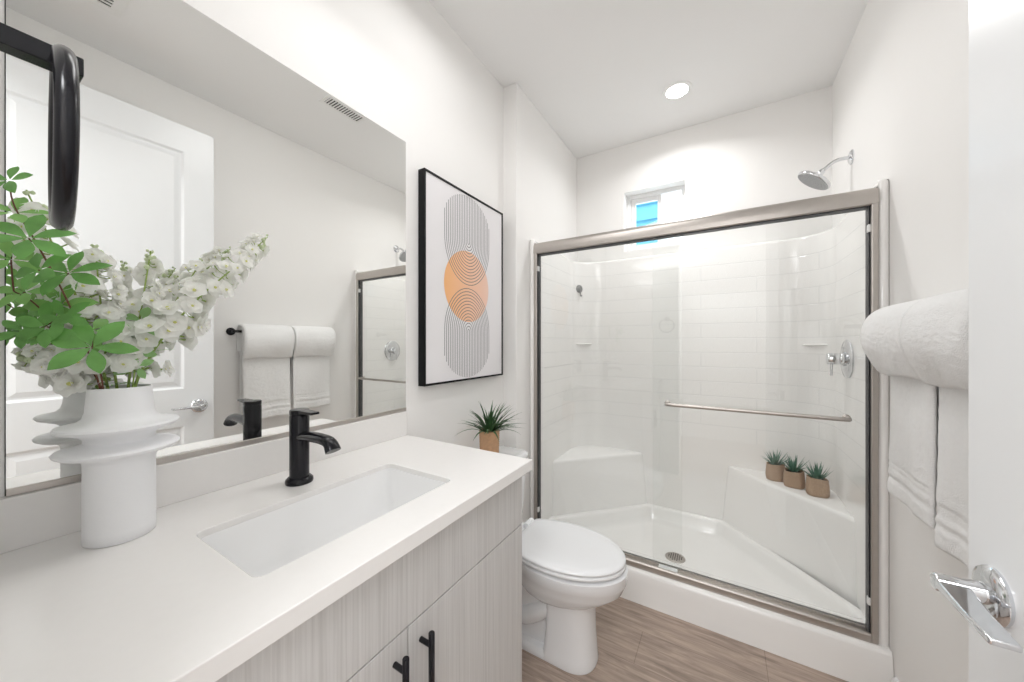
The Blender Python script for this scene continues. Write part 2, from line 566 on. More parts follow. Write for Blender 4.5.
for i in range(3):
    for j in (0, 5):
        bm.faces.new([gr[(i, j, 0)], gr[(i + 1, j, 0)], gr[(i + 1, j, 1)], gr[(i, j, 1)]])
bmesh.ops.recalc_face_normals(bm, faces=bm.faces)
bmesh.ops.inset_individual(bm, faces=panels, thickness=0.014, depth=-0.009)
bmesh.ops.inset_individual(bm, faces=panels, thickness=0.012, depth=0.0)
bmesh.ops.inset_individual(bm, faces=panels, thickness=0.030, depth=0.006)
org = Vector((DF + 0.0175, DY0, DZ0))
bmesh.ops.translate(bm, verts=bm.verts, vec=-org)
me = bpy.data.meshes.new('door_1'); bm.to_mesh(me); bm.free(); me.materials.append(M['door'])
door = bpy.data.objects.new('door_1', me); door.location = org; COL.objects.link(door); ORI['door_1'] = org
md = door.modifiers.new('bevel', 'BEVEL'); md.width = 0.002; md.segments = 2; md.limit_method = 'ANGLE'
struct(door)
LY, LZ = 0.747, 0.935
h = MB()
h.lathe([(0.0, 0.0), (0.036, 0.0), (0.037, 0.004), (0.034, 0.009), (0.026, 0.012), (0.0, 0.0125)], (DF, LY, LZ), 40, (-1, 0, 0), False, False)
h.lathe([(0.0145, 0.010), (0.0135, 0.022), (0.012, 0.030), (0.012, 0.056), (0.0105, 0.058), (0.006, 0.0585)], (DF, LY, LZ), 28, (-1, 0, 0))
dh = h.build('door_handle', M['chrome'], door, smooth=40); dh['label'] = 'chrome lever handle'
lv = MB()
ring = []
for y, x0_, x1_, zc, th in ((LY + 0.006, DF - 0.058, DF - 0.024, LZ, 0.0075), (LY - 0.02, DF - 0.0585, DF - 0.027, LZ, 0.006), (LY - 0.07, DF - 0.059, DF - 0.031, LZ + 0.001, 0.0042), (LY - 0.122, DF - 0.058, DF - 0.033, LZ + 0.002, 0.0040)):
    ring.append([(x0_, y, zc - th), (x1_, y, zc - th), (x1_, y, zc + th), (x0_, y, zc + th)])
lv.loft(ring)
lv.build('lever', M['chrome'], dh, bevel=0.0022)
MB().box(DF + 0.006, DF + 0.029, DY1 - 0.001, DY1 + 0.0012, LZ - 0.03, LZ + 0.03).build('latch_plate', M['chrome'], door, bevel=0.0005)
for z in (0.25, 1.22, 2.2):
    MB().lathe([(0.007, -0.05), (0.007, 0.05)], (DF + 0.036, DY0 + 0.0, z), 14).build('hinge', M['nickel'], door, smooth=40)

# ------------------------------------------------------------------ vanity
CZ = 0.92
CF, CY0, CY1 = 0.57, -0.008, 0.952
SX0, SX1, SY0, SY1 = 0.216, 0.464, 0.253, 0.703
VX, VY0, VY1 = 0.545, -0.006, 0.930
van = thing('vanity_cabinet', (0.27, 0.478, 0), 'pale greige wood-grain bathroom vanity cabinet under the white countertop', 'cabinet')
b = MB()
b.box(0.02, VX - 0.021, VY0, VY0 + 0.018, 0.10, CZ - 0.033).box(0.02, VX - 0.021, VY1 - 0.018, VY1, 0.10, CZ - 0.033)
b.box(0.02, VX - 0.021, VY0 + 0.018, VY1 - 0.018, 0.10, 0.118).box(0.02, 0.03, VY0 + 0.018, VY1 - 0.018, 0.118, CZ - 0.033)
b.box(VX - 0.04, VX - 0.021, VY0 + 0.018, VY1 - 0.018, 0.118, CZ - 0.033)
b.build('carcass', M['laminate'], van)
MB().box(0.02, VX - 0.08, VY0 + 0.01, VY1 - 0.005, 0.0, 0.10).build('toe_kick', M['laminate'], van)
MB().box(VX - 0.020, VX, VY0, 0.020, 0.104, CZ - 0.035).build('filler_strip', M['laminate'], van, bevel=0.001)
MB().box(VX - 0.020, VX, 0.023, VY1, 0.7265, CZ - 0.035).build('drawer_front', M['laminate'], van, bevel=0.0012)
for y0, y1, py in ((0.023, 0.4765, 0.445), (0.4795, VY1, 0.511)):
    dr = MB().box(VX - 0.020, VX, y0, y1, 0.104, 0.7235).build('cabinet_door', M['laminate'], van, bevel=0.0012)
    p = MB()
    px, zt, zb = VX + 0.030, 0.703, 0.545
    p.lathe([(0.0055, zb), (0.0063, zb + 0.001), (0.0063, zt - 0.001), (0.0055, zt)], (px, py, 0), 20)
    for z in (zt - 0.026, zb + 0.026):
        p.tube([(VX, py, z), (px, py, z)], 0.0052, 16)
    hd = p.build('bar_pull', M['black'], dr, smooth=40); hd['label'] = 'black bar pull'

ct = thing('countertop', (0.285, 0.47, CZ), 'white quartz countertop with backsplash on the greige vanity', 'countertop')
hole = rrect(SX0, SX1, SY0, SY1, 0.018, 6)
bm = bmesh.new()
ov = [bm.verts.new((x, y, CZ)) for x, y in [(0.0, CY0), (CF, CY0), (CF, CY1), (0.0, CY1)]]
oe = [bm.edges.new((ov[i], ov[(i + 1) % 4])) for i in range(4)]
hv = [bm.verts.new((x, y, CZ)) for x, y in hole]
he = [bm.edges.new((hv[i], hv[(i + 1) % len(hv)])) for i in range(len(hv))]
bmesh.ops.triangle_fill(bm, use_beauty=True, use_dissolve=False, edges=oe + he)
ret = bmesh.ops.extrude_face_region(bm, geom=list(bm.faces))
bmesh.ops.translate(bm, verts=[g for g in ret['geom'] if isinstance(g, bmesh.types.BMVert)], vec=(0, 0, -0.032))
bmesh.ops.recalc_face_normals(bm, faces=bm.faces)
bmesh.ops.translate(bm, verts=bm.verts, vec=-Vector((0.285, 0.47, CZ)))
me = bpy.data.meshes.new('slab'); bm.to_mesh(me); bm.free(); me.materials.append(M['quartz'])
so = bpy.data.objects.new('slab', me); COL.objects.link(so); so.parent = ct; ORI[so.name] = ORI['countertop']
md = so.modifiers.new('bevel', 'BEVEL'); md.width = 0.0018; md.segments = 2; md.limit_method = 'ANGLE'; md.angle_limit = radians(50)
me.shade_smooth(); me.set_sharp_from_angle(angle=radians(35))
MB().box(0.0, 0.02, CY0, CY1, CZ, 1.012).build('backsplash', M['quartz'], ct, bevel=0.0015)

sink = thing('sink', (0.342, 0.477, CZ - 0.15), 'white rectangular undermount sink set in the quartz countertop', 'sink')
sb = MB()
cx, cy = (SX0 + SX1) / 2, (SY0 + SY1) / 2
def sring(ins, z, r):
    return [(x, y, z) for x, y in rrect(SX0 - 0.006 + ins, SX1 + 0.006 - ins, SY0 - 0.006 + ins, SY1 + 0.006 - ins, r, 6)]
sb.loft([sring(-0.020, CZ - 0.045, 0.04), sring(-0.020, CZ - 0.0325, 0.04), sring(0.004, CZ - 0.0325, 0.02), sring(0.0066, CZ - 0.013, 0.018), sring(0.0085, CZ - 0.013, 0.018), sring(0.010, CZ - 0.05, 0.02), sring(0.014, CZ - 0.12, 0.03), sring(0.024, CZ - 0.145, 0.03), sring(0.045, CZ - 0.156, 0.03), sring(0.09, CZ - 0.159, 0.015)], False, True)
sb.loft([sring(-0.020, CZ - 0.045, 0.04), sring(-0.008, CZ - 0.13, 0.04), sring(0.03, CZ - 0.172, 0.03)], False, True)
sb.build('basin', M['ceramic'], sink, smooth=60)
MB().lathe([(0.0, 0.003), (0.018, 0.003), (0.022, 0.001), (0.022, -0.004), (0.0, -0.004)], (cx - 0.02, cy, CZ - 0.1575), 28, cap0=False, cap1=False).build('drain', M['black'], sink, smooth=40)

# ------------------------------------------------------------------ faucet
FX, FY = 0.135, 0.487
fa = thing('faucet', (FX, FY, CZ), 'matte black single-handle faucet standing behind the sink', 'faucet')
MB().lathe([(0.0, 0.0), (0.031, 0.0), (0.032, 0.004), (0.031, 0.010), (0.026, 0.015), (0.0, 0.016)], (FX, FY, CZ), 40, cap0=False, cap1=False).build('base_flange', M['black'], fa, smooth=40)
MB().lathe([(0.0, 0.012), (0.0225, 0.012), (0.0225, 0.172), (0.0215, 0.174), (0.0, 0.174)], (FX, FY, CZ), 40, cap0=False, cap1=False).build('body', M['black'], fa, smooth=40)
spt = smoothpath([(FX + 0.010, FY, CZ + 0.118), (FX + 0.05, FY, CZ + 0.124), (FX + 0.106, FY, CZ + 0.125), (FX + 0.134, FY, CZ + 0.120), (FX + 0.148, FY, CZ + 0.103)], 6)
MB().tube(spt, [0.0165] * (len(spt) - 6) + [0.0168, 0.0172, 0.0178, 0.0182, 0.0185, 0.0185], 24, flat=(0.72, 1.0)).build('spout', M['black'], fa, smooth=50)
lv = MB().lathe([(0.0, 0.1755), (0.0225, 0.1755), (0.0225, 0.186), (0.021, 0.188), (0.0, 0.188)], (FX, FY, CZ), 40, cap0=False, cap1=False)
lv.loft([[(FX - 0.012 + k * 0.084, FY - (0.014 - 0.003 * k), CZ + 0.178 + 0.003 * k), (FX - 0.012 + k * 0.084, FY + (0.014 - 0.003 * k), CZ + 0.178 + 0.003 * k), (FX - 0.012 + k * 0.084, FY + (0.014 - 0.003 * k), CZ + 0.188 - 0.001 * k), (FX - 0.012 + k * 0.084, FY - (0.014 - 0.003 * k), CZ + 0.188 - 0.001 * k)] for k in (0, 1)])
lv.build('lever', M['black'], fa, bevel=0.0015)

# ------------------------------------------------------------------ mirror
MY0, MY1, MZ0, MZ1 = 0.064, 0.956, 1.0125, 2.067
mi = thing('wall_mirror', (0.003, 0.51, MZ0), 'large frameless rectangular wall mirror above the vanity backsplash', 'mirror')
MB().box(0.0005, 0.0062, MY0, MY1, MZ0 + 0.002, MZ1).build('glass', M['mirror'], mi)
MB().box(0.0, 0.0022, MY0 - 0.001, MY1 + 0.001, MZ0, MZ1 + 0.001).build('backing', M['dark'], mi)
MB().box(0.0064, 0.0095, MY0, MY1, MZ0, MZ0 + 0.0125).build('bottom_channel', M['nickel'], mi, bevel=0.0006)

# ------------------------------------------------------------------ framed art
AY0, AY1, AZ0, AZ1, AX = 1.0263, 1.6175, 1.101, 1.990, 0.0365
art = thing('framed_art', (0.0, (AY0 + AY1) / 2, AZ0), 'black-framed abstract print of grey striped arches over an orange circle', 'picture')
fr = MB()
lw_ = 0.009
fr.box(0.001, AX, AY0, AY0 + lw_, AZ0, AZ1).box(0.001, AX, AY1 - lw_, AY1, AZ0, AZ1)
fr.box(0.001, AX, AY0 + lw_, AY1 - lw_, AZ0, AZ0 + lw_).box(0.001, AX, AY0 + lw_, AY1 - lw_, AZ1 - lw_, AZ1)
fr.build('frame', M['black_art'], art, bevel=0.0008)
cxp = 0.0325
cv = MB().box(0.004, cxp, AY0 + lw_, AY1 - lw_, AZ0 + lw_, AZ1 - lw_).build('canvas', M['canvas'], art)
cyA, czA = 1.318, 1.5455
ci = MB()
pts = [(cxp + 0.0003, cyA - 0.004 + 0.168 * cos(2 * pi * k / 72), czA + 0.168 * sin(2 * pi * k / 72)) for k in range(72)]
ci.add(pts, [tuple(range(72))])
cobj = ci.build('circle_print', M['circle'], cv); cobj['label'] = 'peach orange printed circle'
ln = MB()
R_, NL = 0.174, 14
x_ = cxp + 0.0006
for sgn in (1, -1):
    zc = czA + sgn * 0.2115
    for i in range(NL):
        r = R_ * (i + 0.55) / NL
        wd = 0.0017
        path = []
        top = zc + sgn * (0.0735 + math.sqrt(max(0, 0.1745 ** 2 - r * r)) * 0.83)
        path.append((cyA - r, top))
        path.append((cyA - r, zc))
        for k in range(1, 24):
            a = pi * k / 24
            path.append((cyA - r * cos(a), zc - sgn * 1.205 * r * sin(a)))
        path.append((cyA + r, zc)); path.append((cyA + r, top))
        L_, Rr = [], []
        for q in range(len(path)):
            p0 = Vector(path[max(q - 1, 0)]); p1 = Vector(path[min(q + 1, len(path) - 1)])
            t = (p1 - p0).normalized(); nn = Vector((-t.y, t.x))
            L_.append((x_, path[q][0] + nn.x * wd, path[q][1] + nn.y * wd)); Rr.append((x_, path[q][0] - nn.x * wd, path[q][1] - nn.y * wd))
        k0 = len(L_)
        ln.add(L_ + Rr, [(q, q + 1, k0 + q + 1, k0 + q) for q in range(k0 - 1)])
lo = ln.build('stripe_print', M['print_line'], cv); lo['label'] = 'grey printed arch lines'

# ------------------------------------------------------------------ vase and flowers
VXc, VYc = 0.107, 0.180
va = thing('vase', (VXc, VYc, CZ), 'white ceramic vase with two wide disc flanges on the countertop', 'vase')
vp = [(0.0, 0.0), (0.044, 0.0), (0.0463, 0.002), (0.0466, 0.02), (0.0464, 0.143), (0.049, 0.150), (0.060, 0.1555), (0.074, 0.1590), (0.0795, 0.1625), (0.0808, 0.1665), (0.0785, 0.1695), (0.068, 0.1710), (0.054, 0.1735), (0.0462, 0.180), (0.0462, 0.187), (0.052, 0.1935), (0.066, 0.1990), (0.0765, 0.2030), (0.0800, 0.2080), (0.0780, 0.2115), (0.068, 0.2130), (0.055, 0.2165), (0.0470, 0.224), (0.0440, 0.234), (0.0408, 0.277), (0.0394, 0.278), (0.038, 0.2765), (0.041, 0.235), (0.042, 0.18), (0.042, 0.03), (0.0, 0.03)]
MB().lathe(vp, (VXc, VYc, CZ), 72, cap0=False, cap1=False).build('vessel', M['vase'], va, smooth=50)

rnd = random.Random(7)


def leaf_verts(mb, base, d, nrm, L, W, curl=0.12, mi=0, blunt=True):
    d = Vector(d).normalized(); n = Vector(nrm); n = (n - d * n.dot(d)).normalized(); s = d.cross(n)
    st = 7
    vs = []
    for i in range(st + 1):
        t = i / st
        w = W * (sin(pi * t ** (1.25 if blunt else 0.7)) ** 0.8 if 0 < t < 1 else 0.0)
        if i == 0: w = W * 0.06
        if i == st: w = W * 0.04
        c = Vector(base) + d * (L * t) - n * (curl * L * t * t) + n * 0.0
        vs += [c - s * w + n * (0.20 * w), c, c + s * w + n * (0.20 * w)]
    fs = []
    for i in range(st):
        a = i * 3
        fs += [(a, a + 1, a + 4, a + 3), (a + 1, a + 2, a + 5, a + 4)]
    mb.add(vs, fs, mi)


def whorl(parent, name, c, nrm, L, n=6, mat='leaf'):
    mb = MB()
    nv = Vector(nrm).normalized()
    q = Vector((0, 0, 1)).rotation_difference(nv)
    a0 = rnd.uniform(0, 6.28)
    for k in range(n):
        a = a0 + 2 * pi * k / n + rnd.uniform(-0.12, 0.12)
        tilt = rnd.uniform(0.05, 0.42)
        d = q @ Vector((cos(a), sin(a), tilt))
        leaf_verts(mb, Vector(c) + d * 0.003, d, nv, L * rnd.uniform(0.78, 1.08), L * rnd.uniform(0.20, 0.25), rnd.uniform(0.12, 0.30))
    return mb.build(name, M[mat], parent, smooth=180)


def stem(parent, pts, r0, r1, mat):
    sp = smoothpath(pts, 6)
    n = len(sp)
    MB().tube(sp, [r0 + (r1 - r0) * i / (n - 1) for i in range(n)], 8).build('stem', M[mat], parent, smooth=180)
    return sp


leafy = [
    ('tall reddish-stemmed green leafy branch leaning toward the left in the white vase', 'leaf', 'stem_brown',
     [(0.112, 0.166, 1.09), (0.122, 0.152, 1.20), (0.150, 0.118, 1.33), (0.148, 0.085, 1.43), (0.134, 0.064, 1.49), (0.124, 0.060, 1.53)],
     [((0.160, 0.113, 1.393), 0.052, 6), ((0.172, 0.074, 1.437), 0.050, 6), ((0.136, 0.064, 1.480), 0.038, 5), ((0.124, 0.060, 1.531), 0.036, 5), ((0.18, 0.082, 1.39), 0.042, 5)]),
    ('short green branch with a broad bright six-leaf whorl at the vase front', 'leaf', 'stem_brown',
     [(0.118, 0.160, 1.09), (0.130, 0.155, 1.19), (0.150, 0.146, 1.24), (0.170, 0.136, 1.269)],
     [((0.172, 0.1355, 1.272), 0.056, 6), ((0.142, 0.140, 1.30), 0.038, 5)]),
    ('low green leafy branch spreading left over the vase beside the mirror', 'leaf', 'stem_brown',
     [(0.104, 0.166, 1.09), (0.110, 0.155, 1.20), (0.125, 0.118, 1.28), (0.125, 0.085, 1.34), (0.122, 0.064, 1.36)],
     [((0.132, 0.108, 1.342), 0.046, 6), ((0.122, 0.072, 1.297), 0.032, 5), ((0.142, 0.094, 1.305), 0.044, 6), ((0.122, 0.074, 1.36), 0.040, 6), ((0.105, 0.09, 1.32), 0.036, 5), ((0.115, 0.062, 1.41), 0.042, 5), ((0.15, 0.11, 1.32), 0.040, 5)]),
    ('pale green leafy sprig at the right of the vase mouth', 'leaf_pale', 'stem_green',
     [(0.116, 0.192, 1.09), (0.116, 0.194, 1.20), (0.118, 0.200, 1.26), (0.120, 0.206, 1.32)],
     [((0.121, 0.206, 1.320), 0.036, 5), ((0.114, 0.197, 1.262), 0.034, 5), ((0.10, 0.206, 1.29), 0.034, 5), ((0.128, 0.197, 1.235), 0.030, 4)]),
]
for lab, lm, sm_, pts, ws in leafy:
    t = thing('leafy_branch', pts[0], lab, 'branch', 'greenery in the white vase')
    sp = stem(t, pts, 0.0015, 0.0009, sm_)
    for c, L, n in ws:
        C = Vector(c)
        near_p = min(sp, key=lambda p: (p - C).length)
        if (near_p - C).length > 0.006:
            mid = (near_p + C) / 2 + Vector((0, 0, -0.004))
            MB().tube(smoothpath([near_p, mid, C], 4), 0.0011, 6).build('twig', M[sm_], t, smooth=180)
        out = Vector((0.75 + rnd.uniform(-0.25, 0.25), -0.45 + rnd.uniform(-0.4, 0.4), 0.55 + rnd.uniform(-0.3, 0.35)))
        whorl(t, 'leaf_whorl', c, out, L * 0.92, n, lm if lm != 'leaf' or rnd.random() < 0.55 else 'leaf_fresh')

# one blossom, its mesh shared by all
def blossom_mesh(seed):
    r2 = random.Random(seed)
    mb = MB()
    for layer, (n, L, tl) in enumerate(((5, 0.0215, 0.30), (5, 0.0170, 0.80), (4, 0.0115, 1.6))):
        for k in range(n):
            a = 2 * pi * (k + 0.5 * layer) / n + r2.uniform(-0.15, 0.15)
            d = Vector((cos(a), sin(a), tl + r2.uniform(-0.15, 0.15)))
            leaf_verts(mb, Vector((0, 0, 0)) + d * 0.001, d, (0, 0, 1), L * r2.uniform(0.9, 1.12), L * r2.uniform(0.50, 0.58), r2.uniform(-0.1, 0.35), 0)
    mb.lathe([(0.0028, 0.0), (0.0034, 0.003), (0.002, 0.006), (0.0004, 0.007)], (0, 0, 0.001), 8, mi=1)
    mb.lathe([(0.0006, -0.012), (0.0018, -0.003), (0.0012, 0.0)], (0, 0, 0), 6, mi=2)
    return mb


BL = []
for sd in (1, 2, 3):
    mb = blossom_mesh(sd)
    tmp = mb.build('blossom', [M['petal'], M['pistil'], M['stem_green']], None, origin=(0, 0, 0), smooth=180)
    BL.append(tmp.data)
    bpy.data.objects.remove(tmp)


def put_blossom(parent, c, nrm, s):
    o = bpy.data.objects.new('blossom', rnd.choice(BL))
    COL.objects.link(o)
    o.parent = parent
    o.location = Vector(c) - ORI[parent.name]
    q = Vector((0, 0, 1)).rotation_difference(Vector(nrm).normalized())
    o.rotation_euler = (q @ Matrix.Rotation(rnd.uniform(0, 6.28), 3, 'Z').to_quaternion()).to_euler()
    o.scale = (s, s, s)


spikes = [
    ('long white flowering stem arching to the right out of the vase', 0.40, 60, 0.042,
     [(0.114, 0.192, 1.09), (0.114, 0.198, 1.20), (0.118, 0.235, 1.29), (0.120, 0.290, 1.375), (0.115, 0.365, 1.465), (0.110, 0.424, 1.540)]),
    ('short upright white flowering stem above the vase mouth', 0.42, 28, 0.032,
     [(0.108, 0.186, 1.09), (0.106, 0.190, 1.20), (0.102, 0.206, 1.33), (0.098, 0.222, 1.462)]),
    ('white flowering stem between the upright one and the long arching one', 0.42, 30, 0.034,
     [(0.106, 0.194, 1.09), (0.102, 0.200, 1.20), (0.094, 0.245, 1.33), (0.090, 0.305, 1.462)]),
    ('dense white flowering stem in the middle behind the green leaves', 0.36, 52, 0.042,
     [(0.104, 0.178, 1.09), (0.100, 0.176, 1.20), (0.096, 0.160, 1.32), (0.098, 0.150, 1.455)]),
    ('tall white flowering stem leaning left behind the black towel ring', 0.40, 50, 0.042,
     [(0.100, 0.172, 1.09), (0.098, 0.165, 1.20), (0.106, 0.125, 1.37), (0.114, 0.076, 1.525)]),
    ('low white flowering stem drooping left of the vase mouth', 0.42, 26, 0.032,
     [(0.098, 0.165, 1.09), (0.090, 0.155, 1.195), (0.080, 0.120, 1.245), (0.074, 0.080, 1.250)]),
]
for lab, t0, nb_, spread, pts in spikes:
    t = thing('flowering_branch', pts[0], lab, 'flower', 'white flower stems in the vase')
    sp = stem(t, pts, 0.0026, 0.0010, 'stem_green')
    n = len(sp)
    buds = MB()
    for k in range(nb_):
        u = t0 + (0.94 - t0) * (k + rnd.random()) / nb_
        i = u * (n - 1); i0 = int(i)
        p = sp[i0].lerp(sp[min(i0 + 1, n - 1)], i - i0)
        tg = (sp[min(i0 + 1, n - 1)] - sp[max(i0 - 1, 0)]).normalized()
        v = Vector((rnd.gauss(0, 1), rnd.gauss(0, 1), rnd.gauss(0, 1)))
        v = (v - tg * v.dot(tg)).normalized()
        fall = (u - t0) / (0.94 - t0)
        rr = spread * (1.0 - 0.50 * fall) * rnd.uniform(0.55, 1.0)
        c = p + v * rr
        if c.x < 0.02: c.x = 0.02 + rnd.random() * 0.01
        if c.y < 0.02: c.y = 0.02
        nv = v + tg * 0.35 + Vector((0.15, -0.1, 0.1))
        put_blossom(t, c, nv, (1.05 - 0.42 * fall) * rnd.uniform(0.85, 1.1))
        buds.tube([p, p.lerp(c, 0.5) - tg * 0.003, c], 0.0006, 5)
    buds.build('flower_stalks', M['stem_green'], t, smooth=180)
    bd = MB()
    for k in range(9):
        u = 0.90 + 0.10 * k / 8
        i = u * (n - 1); i0 = min(int(i), n - 1)
        p = sp[i0].lerp(sp[min(i0 + 1, n - 1)], i - i0)
        v = Vector((rnd.gauss(0, 1), rnd.gauss(0, 1), rnd.gauss(0, 1))).normalized()
        s = 0.0050 - 0.0025 * k / 8
        bd.lathe([(0.0002, -s), (s * 0.8, -s * 0.5), (s, 0), (s * 0.75, s * 0.7), (0.0002, s * 1.2)], p + v * (0.012 - 0.008 * k / 8), 8)
    bd.build('bud', M['bud'], t, smooth=180)
    lf = MB()
    for k in range(5):
        u = 0.30 + 0.14 * k / 4
        p = sp[int(u * (n - 1))]
        a = rnd.uniform(0, 6.28)
        leaf_verts(lf, p, (cos(a) * 0.8 + 0.2, sin(a) * 0.8, 0.35), (0, 0, 1), rnd.uniform(0.022, 0.034), 0.004, 0.3, 0, False)
    lf.build('foliage', M['leaf_pale'], t, smooth=180)

# ------------------------------------------------------------------ towel ring on the near wall
RX, RZ, RYW = 0.607, 1.509, YN
tr_ = thing('towel_ring', (RX, RYW, RZ), 'black hand towel ring hanging on the near wall beside the mirror', 'towel ring')
MB().lathe([(0.0, 0.0), (0.024, 0.0), (0.024, 0.006), (0.022, 0.008), (0.0, 0.0085)], (RX, RYW, RZ), 32, (0, 1, 0), False, False).build('mount_plate', M['black'], tr_, smooth=40)
MB().box(RX - 0.0075, RX + 0.0075, RYW + 0.006, 0.0645, RZ - 0.0075, RZ + 0.0075).build('post', M['black'], tr_, bevel=0.001)
rg = MB()
rc = Vector((RX + 0.004, 0.0535, 1.4425))
ang = radians(-4.8)
axu = Vector((cos(ang), sin(ang), 0))
rp_ = []
SEG = 72
RR, rb = 0.0645, 0.0060
ringv = []
for k in range(SEG):
    a = 2 * pi * k / SEG
    d = axu * cos(a) + Vector((0, 0, 1)) * sin(a)
    nn = Vector((-sin(ang), cos(ang), 0))
    ringv.append([rc + d * (RR + rb * cos(2 * pi * j / 14)) + nn * (rb * sin(2 * pi * j / 14)) for j in range(14)])
ringv.append(ringv[0])
rg.loft(ringv, False, False)
rg.build('ring', M['black'], tr_, smooth=180)

# ------------------------------------------------------------------ toilet
TY = 1.362
to = thing('toilet', (0.40, TY, 0), 'white two-piece elongated toilet with closed lid beside the vanity', 'toilet')


def egg(cx_, a_front, a_back, w_, z, n=48, p=2.0):
    pts = []
    for k in range(n):
        a = 2 * pi * k / n
        ca, sa_ = cos(a), sin(a)
        ex = math.copysign(abs(ca) ** (2 / p), ca); ey = math.copysign(abs(sa_) ** (2 / p), sa_)
        pts.append((cx_ + (a_front if ca > 0 else a_back) * ex, TY + w_ * ey, z))
    return pts


def ped(x0, x1, hw, rf, rb_, z):
    # pedestal section: blunt rounded front, squarer back
    pts = []
    for k in range(49):
        a = -pi / 2 + pi * k / 48
        ca, sa_ = cos(a), sin(a)
        ex = math.copysign(abs(ca) ** (2 / 2.3), ca); ey = math.copysign(abs(sa_) ** (2 / 2.3), sa_)
        pts.append((x1 - rf + rf * ex, TY + hw * ey, z))
    for k in range(7):
        a = pi / 2 * k / 6
        pts.append((x0 + rb_ - rb_ * sin(a), TY + hw - rb_ + rb_ * cos(a), z))
    for k in range(7):
        a = pi / 2 * k / 6
        pts.append((x0 + rb_ - rb_ * cos(a), TY - hw + rb_ - rb_ * sin(a), z))
    return pts


bw = MB()
bw.loft([ped(0.44, 0.642, 0.094, 0.105, 0.02, 0.0), ped(0.44, 0.644, 0.096, 0.105, 0.02, 0.010), ped(0.445, 0.640, 0.094, 0.105, 0.02, 0.03), ped(0.455, 0.634, 0.092, 0.10, 0.02, 0.12), ped(0.46, 0.632, 0.095, 0.10, 0.02, 0.20), ped(0.46, 0.638, 0.104, 0.11, 0.03, 0.255), ped(0.44, 0.655, 0.120, 0.13, 0.04, 0.290)])
bw.loft([egg(0.46, 0.16, 0.10, 0.09, 0.225, p=2.1), egg(0.46, 0.200, 0.15, 0.118, 0.255, p=2.1), egg(0.475, 0.232, 0.185, 0.142, 0.290, p=2.1), egg(0.49, 0.255, 0.205, 0.161, 0.325, p=2.1), egg(0.495, 0.260, 0.21, 0.166, 0.350), egg(0.50, 0.259, 0.22, 0.173, 0.358), egg(0.50, 0.260, 0.22, 0.174, 0.395), egg(0.50, 0.252, 0.212, 0.165, 0.3995)])
bw.build('bowl', M['porcelain'], to, smooth=50)
tb = MB()
tb.loft([ped(0.075, 0.60, 0.094, 0.06, 0.04, 0.0), ped(0.075, 0.60, 0.094, 0.06, 0.04, 0.020), ped(0.082, 0.595, 0.084, 0.05, 0.04, 0.032)])
rb_ = []
for z, x0, x1, hw in ((0.02, 0.10, 0.47, 0.056), (0.15, 0.09, 0.47, 0.058), (0.26, 0.06, 0.47, 0.080), (0.34, 0.045, 0.48, 0.115), (0.397, 0.035, 0.45, 0.13)):
    rb_.append([(x, y, z) for x, y in rrect(x0, x1, TY - hw, TY + hw, 0.05, 6)])
tb.loft(rb_)
for sg in (-1, 1):
    tb.tube(smoothpath([(0.47, TY + sg * 0.050, 0.21), (0.41, TY + sg * 0.058, 0.16), (0.34, TY + sg * 0.058, 0.12), (0.27, TY + sg * 0.056, 0.16), (0.20, TY + sg * 0.052, 0.27)], 6), 0.036, 16)
tb.build('trapway_base', M['porcelain'], to, smooth=50)


def lidring(grow, z, drop=0.0):
    # D-shaped: straight hinge side at the back, elongated round front
    pts = []
    W = 0.1755 - grow
    for k in range(61):
        a = -pi / 2 + pi * k / 60
        ca, sa_ = cos(a), sin(a)
        pts.append((0.500 + (0.253 - grow) * max(0, ca), TY + W * sa_, z))
    xb = 0.302 + grow
    bw_ = W * 0.80
    # the sides draw in a little towards the squared hinge end
    for k in range(1, 11):
        t = k / 10
        pts.append((0.500 - (0.500 - xb - 0.03) * t, TY + W + (bw_ - W) * t ** 2, z))
    for k in range(1, 8):
        a = pi / 2 * k / 7
        pts.append((xb + 0.03 - 0.03 * sin(a), TY + bw_ - 0.03 + 0.03 * cos(a), z))
    n = len(pts)
    lower = [(x, 2 * TY - y, z_) for x, y, z_ in pts[61:]][::-1]
    return pts + lower


st_ = MB()
st_.loft([lidring(0.005, 0.4085), lidring(0.0, 0.412), lidring(0.0, 0.419), lidring(0.004, 0.4235)])
st_.build('seat', M['seat'], to, smooth=60)
ld = MB()
ld.loft([lidring(0.004, 0.4265), lidring(0.0, 0.430), lidring(0.001, 0.4355), lidring(0.008, 0.4405), lidring(0.03, 0.4435), lidring(0.09, 0.4455)])
ld.build('lid', M['seat'], to, smooth=60)
for sy in (-1, 1):
    MB().lathe([(0.014, 0.030), (0.014, 0.046), (0.010, 0.049), (0.0, 0.051)], (0.27, TY + sy * 0.076, 0.0), 18, cap1=False).build('bolt_cap', M['porcelain'], to, smooth=50)
for sy in (-1, 1):
    MB().tube([(0.290, TY + sy * 0.055, 0.428), (0.290, TY + sy * 0.115, 0.428)], [0.015, 0.015], 18).build('hinge', M['seat'], to, bevel=0.003)
MB().box(0.272, 0.305, TY - 0.12, TY + 0.12, 0.400, 0.414).build('hinge_base', M['seat'], to, bevel=0.003)
tk = MB()
tk.loft([[(x, y, z) for x, y in rrect(x0, x1, TY - hw, TY + hw, 0.035, 6)] for z, x0, x1, hw in ((0.396, 0.035, 0.195, 0.185), (0.42, 0.022, 0.205, 0.205), (0.56, 0.018, 0.212, 0.210), (0.694, 0.016, 0.218, 0.216))])
tk.build('tank', M['porcelain'], to, smooth=50)
tl = MB()
